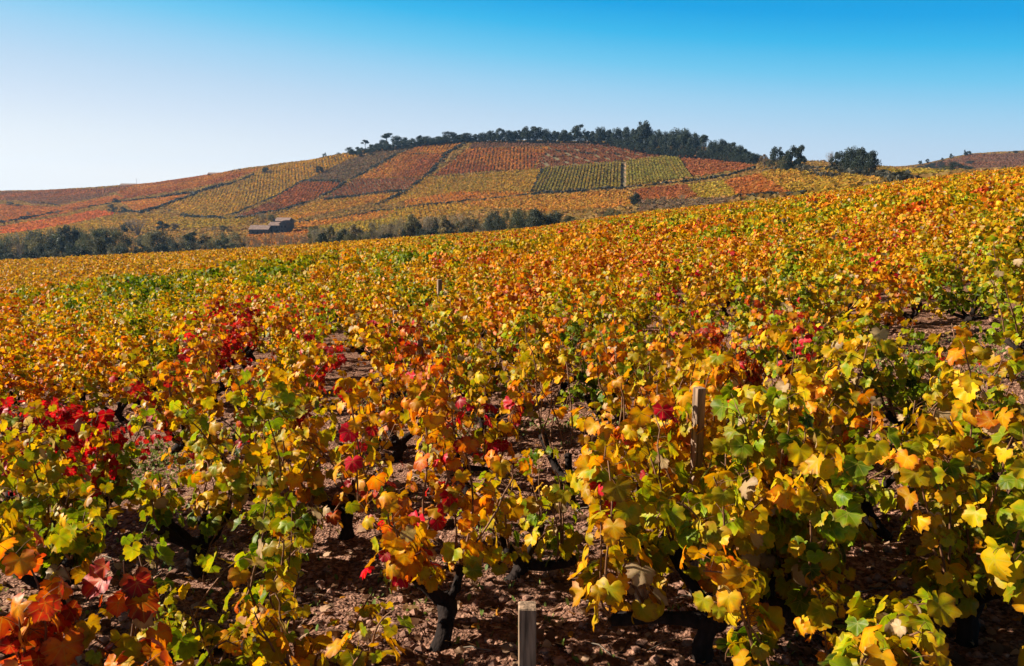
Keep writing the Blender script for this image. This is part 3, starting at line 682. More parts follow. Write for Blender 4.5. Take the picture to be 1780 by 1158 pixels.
plots = [
 ([(822,249),(1000,250),(1065,254),(955,256),(815,260)], MV, 'dull mauve strip just under the hilltop trees'),
 ([(955,256),(1065,254),(1110,263),(1150,272),(1090,281),(985,289),(930,296)], BR, 'brown red plot cut by dark furrows high on the hill'),
 ([(815,260),(955,257),(940,278),(925,296),(800,303),(752,308)], RD, 'broad red brown plot in the upper middle of the hill', OR),
 ([(1180,272),(1240,276),(1310,290),(1308,296),(1205,309)], RD, 'red plot below the dark wood on the right shoulder'),
 ([(735,310),(855,304),(945,294),(925,336),(790,336),(700,352),(665,362)], OL, 'olive gold plot with slanting rows left of the striped plot', GD),
 ([(850,305),(945,295),(928,320),(820,322)], OL, 'darker olive wedge beside the striped plot'),
 ([(790,336),(925,337),(870,346),(760,357),(700,360),(700,352)], OR, 'orange band above the hedge in the middle of the slope', RO),
 ([(870,347),(925,342),(1090,334),(1100,362),(960,370),(850,364),(800,356)], OR, 'large orange and gold plot under the curving lane', GD),
 ([(1100,332),(1180,325),(1195,324),(1212,346),(1150,350),(1105,352)], RD, 'rusty plot behind the lone dark tree'),
 ([(1195,324),(1258,318),(1285,346),(1212,348)], YG, 'bright yellow green plot under the lane on the right'),
 ([(1258,318),(1318,306),(1372,340),(1285,348)], RO, 'deep orange plot right of the yellow green one', RD),
 ([(1318,306),(1345,299),(1390,297),(1470,312),(1505,322),(1470,340),(1375,342)], GD, 'golden plot with slanting rows sweeping down to the field edge', YG),
 ([(1400,292),(1440,296),(1560,312),(1505,322),(1470,312)], OL, 'olive strip between the two tree groups and the near field', GD),
 ([(1530,300),(1680,299),(1640,306),(1560,312)], YG, 'flat olive green plot in the saddle on the right'),
 ([(735,254),(812,249),(778,268),(697,269)], OR, 'orange brown plot at the top beside the first hilltop pines', RD),
 ([(697,270),(778,269),(742,309),(620,313)], RD, 'red brown plot in the upper left of the hill face', OR),
 ([(618,314),(740,311),(706,334),(562,347)], BR, 'dark purple brown plot below the red brown one'),
 ([(526,318),(600,319),(545,350),(500,362),(468,352)], RD, 'bright red plot on the left of the hill', RD),
 ([(468,353),(500,363),(450,378),(412,378)], BR, 'brown red wedge above the farm', RD),
 ([(535,315),(600,282),(640,268),(735,254),(692,269),(645,295),(600,317)], GY, 'grey scrubby fallow slope under the first pines'),
 ([(400,352),(425,318),(445,298),(560,276),(635,266),(600,281),(532,314),(500,332),(445,357),(400,376)], GD, 'golden brown plot running up to the bare skyline', OL),
 ([(285,358),(340,341),(422,318),(400,352),(398,376),(330,379)], GD, 'olive gold plot left of the hill above the hedge', OL),
 ([(240,322),(360,305),(452,294),(440,301),(400,316),(330,330),(220,347),(202,336)], RD, 'long brick red strip under the small houses on the skyline', OR),
 ([(205,352),(335,337),(285,358),(235,371),(222,360)], OR, 'orange wedge between two dark hedges on the left', RO),
 ([(0,335),(180,329),(238,322),(200,336),(90,353),(0,350)], RD, 'dull red field under the left skyline', MV),
 ([(40,352),(150,338),(195,340),(105,358),(60,357)], MV, 'mauve fallow patch below the left skyline'),
 ([(0,357),(100,362),(200,341),(218,346),(110,374),(0,391)], RO, 'orange red band crossing the far left slope', RD),
 ([(0,396),(120,377),(170,367),(205,373),(125,391),(50,405),(0,410)], (.55,.13,.04), 'vivid orange red plot low on the far left', RO),
 ([(120,393),(215,376),(300,373),(285,395),(170,402),(60,415),(0,425),(0,412)], OL, 'olive plot above the valley trees', GD),
 ([(290,380),(440,380),(430,395),(290,402)], OL, 'dull olive meadow left of the farm', YG),
 ([(480,377),(560,349),(702,337),(660,352),(560,374),(500,388)], GD, 'golden plot behind the farm', OR),
 ([(505,390),(560,384),(650,371),(700,368),(650,383),(560,394),(515,402)], OR, 'bright orange strip right of the farm', OR),
 ([(555,396),(650,385),(720,376),(705,402),(570,414)], YG, 'yellow green plot of short rows by the valley trees', YG),
 ([(655,370),(760,358),(800,357),(850,366),(700,386)], GD, 'gold plot behind the bare valley trees', YG),
 ([(430,410),(505,398),(545,405),(530,425),(430,430)], RO, 'pinkish row of saplings in front of the farm', OL),
 ([(1110,352),(1280,350),(1260,362),(1110,372)], GY, 'grey brown fallow ground behind the near field'),
 ([(1600,290),(1690,270),(1790,268),(1790,290),(1690,297)], MV, 'dull red brown face of the distant hill on the right', BR),
]
hx = rng.random(330000); hy = 168 + (960 - 168) * np.sqrt(rng.random(330000)); hx = (hx - .5) * 2 * .72 * hy
px_, py_ = to_px(hx, hy, terr(hx, hy) + .5)
claimed = np.zeros(len(hx), bool); sel_ = []
def clumps(x, y, c1, c2, hgt, size, q=4, seed=0, patch=30.):
    n = len(x); k = n * q; ai = np.repeat(np.arange(n), q)
    f = np.clip((fbm(x / patch, y / patch, 3, seed) - .3) * 2.2, 0, 1)[:, None]
    c = np.array(c1)[None] * (1 - f) + np.array(c2)[None] * f
    c = c * (.74 + .52 * rng.random((n, 1)))
    hj = (rng.random((n, 1)) - .5) * .25; c = c * np.concatenate([1 + hj, 1 - hj * .6, np.ones((n, 1))], 1)
    s = size * (.6 + .8 * rng.random(k)); X_ = x[ai] + (rng.random(k) - .5) * size * .9; Y_ = y[ai] + (rng.random(k) - .5) * size * .9
    P = np.stack([X_, Y_, terr(X_, Y_) + hgt * (.25 + .7 * rng.random(k))], -1)
    return cards(P, rng.random((k, 3)) - .5 + np.array([0, -.2, .35]), rng.random((k, 3)) - .5, s, np.clip(c[ai] * (.85 + .3 * rng.random((k, 1))), 0, 1), .5)
for qi, pl in enumerate(plots):
    poly = wpoly(pl[0]); xs = np.array([p_[0] for p_ in poly]); ys = np.array([p_[1] for p_ in poly])
    # planting grid of the plot, rows running up the slope
    area = .5 * abs(np.dot(xs, np.roll(ys, 1)) - np.dot(ys, np.roll(xs, 1)))
    rs = 2.4; st = max(.9, min(1.9, area / 15000)); a = R((qi * 37) % 50 - 25 + (0 if qi % 3 else 12))
    ex = max(xs.max() - xs.min(), ys.max() - ys.min()) * .75
    U, Vv = np.meshgrid(np.arange(-ex, ex, rs), np.arange(-ex, ex, st)); U = U.ravel(); Vv = Vv.ravel()
    U = U + (rng.random(len(U)) - .5) * .8; Vv = Vv + (rng.random(len(U)) - .5) * .6
    cx, cy = (xs.max() + xs.min()) / 2, (ys.max() + ys.min()) / 2
    x = cx + U * math.cos(a) - Vv * math.sin(a); y = cy + U * math.sin(a) + Vv * math.cos(a)
    ins = inpoly(x, y, poly); x, y = x[ins], y[ins]
    claimed |= inpoly(hx, hy, poly)
    if len(x) < 5: continue
    if 'furrow' in pl[2]:
        ph = (x * .93 + y * .36) % 11.0; kp = ph > 2.4; x, y = x[kp], y[kp]
    V, T, C = clumps(x, y, pl[1], pl[3] if len(pl) > 3 else pl[1], .9, 1.05 * max(1, (rs * st / 4) ** .5), 4, qi)
    tag(link('vineyard_plot', mesh('vineyard_plot', V, T, MAT_HILL, True, {'Col': ('FLOAT_COLOR', C)})), pl[2], 'vineyard plot', kind='stuff')
# the two striped plots: every row a thing
def striped(top, bot, nrow, colr, col2, group, lab, gap=1.0):
    t0, t1 = [np.array(p_, float) for p_ in top]; b0, b1 = [np.array(p_, float) for p_ in bot]
    for i in range(nrow):
        f = (i + .5) / nrow; a = t0 + (t1 - t0) * f; b = b0 + (b1 - b0) * f
        A = hit(*a, 165)[:2]; B = hit(*b, 165)[:2]; ln = np.linalg.norm(A - B); m_ = max(6, int(ln / .45))
        t = (np.arange(m_) + rng.random(m_)) / m_; x = A[0] + (B[0] - A[0]) * t; y = A[1] + (B[1] - A[1]) * t
        V, T, C = clumps(x, y, colr, col2, 1.5, .8, 4, 50 + i)
        o = link('vine_row', mesh('vine_row', V, T, MAT_HILL, True, {'Col': ('FLOAT_COLOR', C)}))
        tag(o, '%s row from the left in the %s' % (nth(i + 1), lab), 'vine row', group)
def base_sheet(pts, colr, name, kind='structure'):
    poly = wpoly(pts, 1); xs = np.array([p_[0] for p_ in poly]); ys = np.array([p_[1] for p_ in poly])
    x0, x1, y0, y1 = xs.min(), xs.max(), ys.min(), ys.max(); x, y = np.meshgrid(np.arange(x0, x1, 2.), np.arange(y0, y1, 2.)); sh = x.shape
    ins = inpoly(x.ravel(), y.ravel(), poly).reshape(sh); id_ = np.arange(x.size).reshape(sh)
    q = ins[:-1, :-1] & ins[1:, 1:] & ins[1:, :-1] & ins[:-1, 1:]
    T = np.stack([id_[:-1, :-1][q], id_[:-1, 1:][q], id_[1:, 1:][q], id_[1:, :-1][q]], -1)
    link(name, mesh(name, np.stack([x.ravel(), y.ravel(), terr(x, y).ravel() + .25], -1), T, simple(name, colr, .95, .2, .3)))['kind'] = kind
base_sheet([(945,291),(1083,282),(1083,329),(925,337)], (.11, .075, .04), 'grassy_soil')
base_sheet([(1083,282),(1180,272),(1206,310),(1086,328)], (.30, .17, .09), 'bare_soil')
striped([(946,294),(1080,284)], [(926,335),(1079,329)], 24, (.23,.18,.04), (.29,.19,.04), 'rows of the green striped plot', 'dark green striped plot on the hill')
striped([(1088,283),(1178,273)], [(1088,326),(1203,311)], 19, (.24,.20,.04), (.31,.22,.045), 'rows of the yellow green striped plot', 'yellow green striped plot on the hill')
claimed |= inpoly(hx, hy, wpoly([(945,291),(1083,282),(1180,272),(1206,310),(1086,328),(925,337)]))
free = ~claimed & (hy > 168)
# ground cover everywhere else on the hills
x, y = hx[free], hy[free]
V, T, C = clumps(x, y, (.27, .16, .05), (.32, .18, .05), .45, 1.6, 2, 90, 60.)
tag(link('hillside_grass', mesh('hillside_grass', V, T, MAT_HILL, True, {'Col': ('FLOAT_COLOR', C)})), 'brown and olive grass and scrub covering the ground between the hillside plots', 'grass', kind='stuff')

# ------------------------------------------------------------------ hedges, lanes
def polyw(pts, step=1.2):
    P = [hit(a, b, 160)[:2] for a, b in pts]; o = []
    for a, b in zip(P[:-1], P[1:]):
        m_ = max(1, int(np.linalg.norm(b - a) / step)); o += [a + (b - a) * k / m_ for k in range(m_)]
    return np.array(o + [P[-1]])
def hedge(pts, w, h, label, colr=(.045, .05, .03), c2=(.07, .06, .035), q=7, name='hedge', size=.9):
    P = polyw(pts); P = np.repeat(P, 3, 0) + (rng.random((len(P) * 3, 2)) - .5) * w
    hh = h * (.5 + vnoise(P[:, 0] / 6, P[:, 1] / 6, 8))
    n_ = len(P); k = n_ * q; ai = np.repeat(np.arange(n_), q)
    X_ = P[ai, 0] + (rng.random(k) - .5) * w * .6; Y_ = P[ai, 1] + (rng.random(k) - .5) * w * .6
    z = terr(X_, Y_) + hh[ai] * (.1 + .9 * rng.random(k)); f = rng.random((k, 1)); c = (np.array([colr]) * (1 - f) + np.array([c2]) * f) * (.7 + .6 * rng.random((k, 1)))
    V, T, C = cards(np.stack([X_, Y_, z], -1), rng.random((k, 3)) - .5, rng.random((k, 3)) - .5, size * (.6 + .8 * rng.random(k)), c)
    tag(link(name, mesh(name, V, T, MAT_TREE, True, {'Col': ('FLOAT_COLOR', C)})), label, name.replace('_', ' '))
DK = (.03, .035, .03)
hedge([(808,251),(776,269),(750,300),(706,335),(655,358)], 2.2, 1.6, 'dark hedge running from the hilltop straight down the slope', DK)
hedge([(734,254),(692,269),(645,295),(602,318),(548,349),(500,364),(425,379)], 2.2, 1.5, 'long dark hedge from the first pines down to the farm', DK)
hedge([(524,317),(560,317),(600,319)], 2, 1.5, 'short dark hedge on top of the bright red plot', DK)
hedge([(524,317),(495,335),(450,355),(402,376)], 2, 1.3, 'hedge along the left side of the bright red plot', DK)
hedge([(1308,299),(1280,306),(1200,319),(1085,330),(925,340)], 2.2, 1.8, 'dark wall of growth under the lane on the right half of the hill', DK)
hedge([(925,340),(850,348),(760,357),(650,371),(560,385),(508,390)], 1.6, 1.1, 'thin hedge along the lower lane towards the farm', DK)
hedge([(565,350),(620,343),(660,337),(704,335)], 2.5, 1.6, 'bluish hedge under the purple brown plot', DK)
hedge([(440,307),(395,323),(340,337),(270,346),(200,354)], 2.4, 2.0, 'thick dark hedge crossing the left slope', DK)
hedge([(200,355),(160,361),(100,371),(0,390)], 1.8, 1.8, 'patchy hedge down the far left slope', (.05,.045,.03))
hedge([(340,340),(290,357),(245,372),(215,369)], 2.2, 2.2, 'hedge from the thick hedge down to the pair of dark bushes', DK)
hedge([(318,376),(345,381),(400,383),(440,379)], 2.6, 1.8, 'dark hedge above the meadow left of the farm', DK)
hedge([(60,354),(90,357),(105,361)], 1.4, 1.0, 'thin dark line of growth on the far left slope', DK)
hedge([(943,294),(925,336)], 1.6, 1.2, 'dark line left of the dark green striped plot', DK)
hedge([(815,260),(900,258),(960,262),(1000,268),(1080,270)], 1.0, .7, 'faint dark line across the upper plots', (.06,.04,.03))
hedge([(700,270),(776,269)], 1.0, .7, 'thin dark line under the topmost orange plot', (.06,.04,.03))
hedge([(1330,300),(1385,298),(1440,297),(1500,309),(1560,316),(1580,317)], 3.0, 1.6, 'dark bank under the two tree groups on the right', DK)
hedge([(1395,299),(1420,306),(1450,313)], 3.0, 1.4, 'dark strip of scrub across the golden plot', (.06,.045,.03))
hedge([(1280,347),(1340,344),(1400,341)], 1.6, .9, 'thin dark line behind the near field on the right', DK)
def lane(pts, w, name):
    P = polyw(pts, 2.0); d = np.gradient(P, axis=0); nrm = np.stack([-d[:, 1], d[:, 0]], -1); nrm /= np.linalg.norm(nrm, axis=1)[:, None]
    k = 4; L = [P + nrm * w * (i / (k - 1) - .5) for i in range(k)]; V = np.stack([np.stack([l[:, 0], l[:, 1], terr(l[:, 0], l[:, 1]) + .45], -1) for l in L], 1)
    n_ = len(P); id_ = np.arange(n_ * k).reshape(n_, k); T = np.stack([id_[:-1, :-1], id_[:-1, 1:], id_[1:, 1:], id_[1:, :-1]], -1).reshape(-1, 4)
    link(name, mesh(name, V.reshape(-1, 3), T, MAT_TRACK))['kind'] = 'structure'
lane([(1395,290),(1345,295),(1312,296),(1280,303),(1200,316),(1085,327)], 5, 'lane')
lane([(925,339),(870,344),(800,352)], 4, 'farm_track')
lane([(1395,293),(1440,300),(1500,312)], 3, 'field_path')

# ------------------------------------------------------------------ trees
def tree_proto(seed, kind):
    """unit tree: 1 m tall, about w wide; returns trunk mesh, crown mesh"""
    global rng; save = rng; rng = np.random.default_rng(seed); r = rng
    wood = []; blobs = []
    if kind == 'pine':
        q = np.array([(0, 0, 0), (.02, 0, .3), (.0, .01, .55), (.04, 0, .8), (.03, 0, .92)]); wood.append(tube(q, [.03, .024, .02, .014, .006], 6))
        for i in range(9):
            a = r.random() * 6.28; z = .62 + .33 * r.random(); L = .32 * (1.15 - z) / .5 * (.5 + r.random()); e = np.array([math.cos(a) * L, math.sin(a) * L, z + .05])
            wood.append(tube([(0.02, 0, z - .12), e * .6 + np.array([0, 0, (z - .05) * .4]), e], [.01, .007, .004], 4)); blobs.append((e * np.array([.8, .8, 1]), .14 + .06 * r.random(), .085))
        blobs.append((np.array([.03, 0, .93]), .16, .07)); npb = 190; sz = .03
    elif kind == 'bare':
        for i in range(16):
            a = r.random() * 6.28; L = .12 + .30 * r.random(); q = [(0, 0, 0.02), (math.cos(a) * L * .25, math.sin(a) * L * .25, .35), (math.cos(a) * L * .7, math.sin(a) * L * .7, .68), (math.cos(a) * L, math.sin(a) * L, .8 + .22 * r.random())]
            wood.append(tube(q, [.014, .009, .006, .003], 4))
            for k_ in range(7):
                t = .3 + .7 * r.random(); b = np.array([math.cos(a) * L * t, math.sin(a) * L * t, .2 + .7 * t]); e = b + np.array([(r.random() - .5) * .25, (r.random() - .5) * .25, .16 * r.random()])
                wood.append(tube([b, e], [.004, .002], 3))
            blobs.append((np.array([math.cos(a) * L * .85, math.sin(a) * L * .85, .62 + .3 * r.random()]), .15, .15))
        npb = 34; sz = .022
    else:
        w = {'round': .42, 'tall': .24, 'bush': .62, 'open': .36}[kind]; z0 = {'round': .25, 'tall': .04, 'bush': .06, 'open': .3}[kind]
        q = np.array([(0, 0, 0), (.01, 0, .25), (-.01, .01, .5), (.01, 0, .75)]); wood.append(tube(q, [.035, .026, .018, .008], 6))
        nb = {'round': 16, 'tall': 14, 'bush': 15, 'open': 12}[kind]
        for i in range(nb):
            z = z0 + .08 + (.86 - z0) * (i + r.random()) / nb; a = r.random() * 6.28
            f = math.sin(math.pi * min(1, (z - z0 + .12) / (1.12 - z0))) ** .6; L = w * f * (.45 + .55 * r.random())
            if kind != 'bush' and i % 4 == 0: L *= 1.2
            e = np.array([math.cos(a) * L, math.sin(a) * L, z]); wood.append(tube([(0, 0, max(.1, z - .25)), e], [.012, .004], 4))
            rad = (.13 + .10 * r.random()) * {'round': 1.1, 'tall': .85, 'bush': 1.4, 'open': .8}[kind]; blobs.append((e, rad, rad * .8))
        npb = {'round': 190, 'tall': 190, 'bush': 190, 'open': 150}[kind]; sz = .034
    P, C = [], []
    for c, rh, rv in blobs:
        m_ = npb; d = norm(r.normal(size=(m_, 3))) * (r.random((m_, 1)) ** .45); d = d * np.array([rh, rh, rv]); P.append(c + d); C.append(np.full((m_, 1), .65 + .7 * r.random()) * (.75 + .5 * r.random((m_, 1))))
    P = np.vstack(P); C = np.vstack(C) * np.ones((1, 3)); k = len(P)
    V, T, CC_ = cards(P, r.random((k, 3)) - .5 + np.array([0, 0, .3]), r.random((k, 3)) - .5, sz * (.6 + .9 * r.random(k)), C)
    tm = mesh('trunk', *join(wood), MAT_TWIG if kind == 'bare' else MAT_TRUNK)
    cm = mesh('crown', V, T, MAT_TREE, True, {'Col': ('FLOAT_COLOR', CC_)})
    rng = save; return tm, cm
kinds = {'round': 5, 'tall': 4, 'bush': 4, 'open': 4, 'pine': 3, 'bare': 4}
TPROTO = {k: [tree_proto(500 + 31 * j + len(k) * 7, k) for j in range(n)] for k, n in kinds.items()}
UNITW = {'round': .98, 'tall': .62, 'bush': 1.45, 'open': .88, 'pine': .85, 'bare': .95}
DKG = (.030, .040, .026); OLV = (.12, .11, .045); BRN = (.20, .14, .085); YEL = (.30, .22, .05); NAV = (.030, .042, .030)
def tree(px, base, top, w, kind, colr, label, group=None, name='tree', cat='tree', yw=None):
    wds = label.split()
    if name == 'tree' and cat == 'tree':
        if 'sapling' in wds: name = cat = 'sapling'
        elif 'bush' in wds or 'scrub' in wds: name = cat = 'bush'
    if yw is None: g = hit(px, base, 165)
    else:
        d = ray(px, base); g = np.array([d[0] * yw, yw, tz(d[0] * yw, yw)])
    d = ray(px, top); h = H + d[2] * g[1] - g[2]; h = max(h, 1.2); wd = 1.05 * w / F * math.hypot(g[0], g[1]) / UNITW[kind]
    r_ = bpy.data.objects.new(name, None); col.objects.link(r_); r_.location = (g[0], g[1], g[2] - .1); r_.rotation_euler = (0, 0, random.random() * 6.28)
    sx_ = wd; r_.scale = (sx_, sx_, h)
    tm, cm = random.choice(TPROTO[kind]); link('trunk', tm, r_); c = link('crown', cm, r_)
    v = .85 + .3 * random.random(); c.color = (colr[0] * v, colr[1] * v, colr[2] * v, 1)
    tag(r_, label, cat, group); return r_
# first trees on the left end of the crest, one by one
for a in [
 (564,272,266,9,'bush',DKG,'small dark bush alone on the skyline left of the wood','bush'),
 (589,270,265,9,'bush',OLV,'tiny low bush on the skyline just left of the wood','bush'),
 (609,269,256,13,'round',DKG,'low round tree at the very left end of the hilltop wood','tree'),
 (623,268,255,14,'open',DKG,'second low tree at the left end of the hilltop wood','tree'),
 (635,264,244,17,'pine',NAV,'thin umbrella pine standing out near the left end of the hilltop wood','pine tree'),
 (625,275,262,10,'round',DKG,'small dark tree just below the umbrella pine','tree'),
 (646,264,251,14,'round',DKG,'round tree right of the umbrella pine','tree'),
 (657,262,249,14,'tall',DKG,'narrow tree before the broad pine on the left of the crest','tree'),
 (673,260,232,24,'pine',NAV,'broad tall pine in the left group on the crest','pine tree'),
 (690,258,237,20,'round',NAV,'broad dark tree right of the tallest pine on the crest','tree'),
 (668,260,243,20,'round',DKG,'round tree filling in below the broad pine','tree'),
 (703,256,239,14,'tall',DKG,'upright tree right of the two broad pines','tree'),
 (716,255,241,14,'round',DKG,'round tree left of the pointed one on the crest','tree'),
 (729,254,235,13,'tall',DKG,'pointed tree on the left part of the crest','tree'),
 (743,252,237,18,'round',NAV,'domed tree right of the pointed tree','tree'),
 (760,250,237,18,'round',DKG,'round tree before the gap on the crest','tree'),
 (781,249,229,26,'round',DKG,'large domed tree on the left half of the crest','tree'),
 (645,272,262,8,'bush',DKG,'bush on the fallow slope below the crest','bush')]:
    tree(*a[:7], group=None, name=a[7].replace(' ', '_'), cat=a[7])
crest = [(798,234,16),(812,231,18),(826,233,16),(840,231,16),(855,228,18),(869,223,20),(885,227,16),(900,226,18),(916,221,18),(932,220,28),(950,225,16),(966,228,18),(980,226,18),(994,228,14),(1008,216,26),(1027,228,18),(1044,222,20),(1058,226,16),(1072,224,18),(1088,220,14),(1102,226,16),(1116,213,26),(1123,216,22),(1140,228,20),(1156,230,18),(1172,225,20),(1187,226,26),(1205,232,20),(1222,236,20),(1238,245,16),(1254,243,18),(1270,248,20),(1284,254,18),(1298,259,20),(1310,267,16)]
for i, (x, tp, w) in enumerate(crest):
    base = float(np.interp(x, (800, 1000, 1060, 1100, 1160, 1220, 1310), (249, 251, 256, 264, 272, 275, 286)))
    kd = 'pine' if x == 1222 else ('open' if w < 16 else random.choice(['round', 'round', 'open', 'round']))
    if x in (1116, 1123): kd = 'round'
    tree(x, base, tp, w * 1.15, kd, NAV if x > 1040 else DKG, '%s tree, %s from the left along the front of the hilltop wood' % ({'pine': 'pine like', 'tall': 'narrow dark', 'round': 'round dark', 'open': 'loose crowned dark'}[kd], nth(i + 1) if i < 29 else 'number %d' % (i + 1)), 'trees of the hilltop wood')
for x in np.arange(612, 800, 8.5):
    base = float(np.interp(x, (600, 680, 740, 800), (271, 262, 254, 249))) + 1
    tree(x, base, base - float(np.interp(x, (612, 680, 800), (9, 14, 14))) * (.8 + .4 * random.random()), 15, random.choice(['round', 'bush', 'round']), NAV, 'low dark tree filling the left stretch of the hilltop wood', 'low trees in the left stretch of the hilltop wood')
k_ = 0
for x in np.arange(792, 1318, 10.5):
    k_ += 1; base = float(np.interp(x, (800, 1000, 1060, 1100, 1160, 1220, 1310), (248, 250, 252, 256, 262, 268, 283))); tp = float(np.interp(x, [c[0] for c in crest], [c[1] for c in crest]))
    tree(x, base, tp + (base - tp) * (.12 + .25 * random.random()), 17, random.choice(['round', 'bush']), NAV, 'dark tree filling the inner rows of the hilltop wood', 'inner trees of the hilltop wood')
for x in np.arange(1065, 1312, 9.0):  # low trees fringing the foot of the wood
    base = float(np.interp(x, (1060, 1100, 1160, 1220, 1310), (256, 266, 275, 279, 289)))
    tree(x, base, base - 16 - 6 * random.random(), 15, random.choice(['bush', 'round']), NAV, 'low dark tree at the lower edge of the hilltop wood', 'low trees at the foot of the hilltop wood')
T2 = [
 (1328,296,268,18,'open',BRN,'brownish thin tree at the left of the pair of tall trees in the saddle','tree'),
 (1340,297,272,16,'open',OLV,'olive tree left of the pointed one in the saddle','tree'),
 (1350,298,257,26,'round',NAV,'pointed dense dark tree in the saddle','tree'),
 (1362,298,272,20,'bush',OLV,'bushy low tree between the tall ones in the saddle','tree'),
 (1375,298,253,20,'tall',NAV,'left of the two tall slim trees in the saddle','tree'),
 (1390,297,253,22,'tall',DKG,'right of the two tall slim trees in the saddle, reddish at the top','tree'),
 (1368,299,280,22,'bush',NAV,'dark bush at the foot of the saddle trees','bush'),
 (1440,298,263,14,'bare',BRN,'thin twiggy tree at the left end of the copse','tree'),
 (1450,299,264,18,'open',DKG,'loose tree second in the copse','tree'),
 (1464,300,264,22,'round',NAV,'round dark tree in the left of the copse','tree'),
 (1481,302,257,28,'round',NAV,'tallest tree of the copse','tree'),
 (1498,304,258,28,'round',NAV,'broad tree right of the tallest one in the copse','tree'),
 (1512,305,263,24,'round',NAV,'rounded tree at the right end of the copse','tree'),
 (1472,302,278,24,'bush',NAV,'low growth under the left of the copse','bush'),
 (1506,306,282,26,'bush',NAV,'low growth under the right of the copse','bush'),
 (1490,304,280,24,'bush',NAV,'low growth under the middle of the copse','bush'),
 (1103,362,335,20,'round',DKG,'lone leaning dark tree at the edge of the orange plot','tree'),
 (1155,352,340,16,'bare',BRN,'small brown leafless tree right of the lone dark tree','tree'),
 (1185,351,338,18,'bare',BRN,'second small brown leafless tree right of the lone dark tree','tree'),
 (1215,352,342,18,'bare',BRN,'third small brown leafless tree right of the lone dark tree','tree'),
 (196,371,355,15,'bush',NAV,'left of the two dark bushes where the hedges meet','bush'),
 (214,372,360,13,'bush',NAV,'right of the two dark bushes where the hedges meet','bush'),
 (200,354,345,12,'bush',DKG,'grey green bush above the pair where the hedges meet','bush'),
 (18,359,351,12,'bush',DKG,'taller end of the dark bushes on the far left slope','bush'),
 (30,360,355,16,'bush',DKG,'flat end of the dark bushes on the far left slope','bush'),
 (50,377,368,8,'bush',BRN,'brown bush beside the hedge on the far left','bush'),
 (100,374,366,8,'bush',BRN,'small rusty bush in the hedge of the far left slope','bush'),
 (462,303,291,10,'round',DKG,'lone small tree near the skyline left of the golden plot','tree'),
 (470,302,295,8,'bush',BRN,'brown bush beside the lone small tree near the skyline','bush'),
 (555,303,289,13,'round',DKG,'lone round tree above the grey fallow slope','tree'),
 (416,297,293,6,'bush',DKG,'tiny dark bush on the left skyline','bush'),
 (432,296,293,6,'bush',OLV,'tiny green bush on the left skyline','bush'),
 (240,412,379,48,'bare',BRN,'large leafless greyish tree left of centre in the valley','tree'),
 (222,408,387,18,'round',DKG,'dark tree behind the large leafless one in the valley','tree'),
 (283,404,384,24,'open',DKG,'dark tree right of the large leafless one in the valley','tree'),
 (305,403,388,16,'open',BRN,'brownish tree beside the dark one in the valley','tree'),
 (390,405,392,20,'open',OLV,'olive tree left of the farm','tree'),
 (370,403,393,18,'bush',BRN,'brown bush left of the farm','bush'),
 (460,391,369,24,'bare',OLV,'wispy greyish tree behind the farm','tree'),
 (472,391,373,16,'open',OLV,'small tree behind the farm roof','tree'),
 (500,368,363,7,'bush',NAV,'tiny dark bush in the hedge above the farm','bush'),
 (1655,300,281,24,'bush',DKG,'dark bush breaking the near field skyline on the right','bush'),
 (1640,303,290,26,'bush',OLV,'wide bush beside the one breaking the skyline on the right','bush'),
 (1675,299,287,26,'bush',DKG,'lower dark bush to the right on the near field skyline','bush'),
 (1745,297,287,7,'bush',DKG,'small bush on the skyline near the right edge','bush'),
 (1540,296,289,18,'bush',YEL,'yellowish bush right of the copse','bush'),
 (1555,296,291,18,'bush',OLV,'low olive bush further right of the copse','bush'),
 (1530,297,289,14,'bush',YEL,'yellowish bush touching the right end of the copse','bush'),
]
for a in T2: tree(*a[:7], name=a[7], cat=a[7])
for i, x in enumerate(range(1398, 1436, 8)):
    tree(x, 284, 277 + random.random() * 2, 11, 'round', (.34,.22,.10), 'pale golden tree in the far row seen between the saddle trees and the copse', 'pale golden trees between the tree groups', yw=640)
far2 = [(1600,288,279,7),(1612,286,276,7),(1638,280,274,5),(1654,277,267,7),(1677,272,260,4),(1682,273,263,10),(1754,268,264,6),(1765,268,262,8)]
fl = ['leaning small tree low on the distant right hill','second small tree low on the distant right hill','tiny tree on the middle of the distant skyline','small round tree left of the dark clump on the distant hill','slim dark tree in the clump on the distant hilltop','round dark tree in the clump on the distant hilltop','tiny bush on the distant hilltop near the right edge','small flat tree on the distant hilltop near the right edge']
for (x, b, t, w), l in zip(far2, fl): tree(x, b, t, w, 'open' if w < 8 else 'round', NAV, l, yw=860 - (10 if x < 1620 else 0))
for i in range(26):
    x = 1598 + 92 * random.random(); lo = 296; hi2 = float(np.interp(x, (1598, 1640, 1690), (291, 284, 284))); b = hi2 + (lo - hi2) * random.random()
    tree(x, b + 2, b - 5, 13, 'bush', (.04,.05,.045), 'dark scrub bush on the slope of the distant right hill', 'dark scrub on the distant right hill', yw=None)
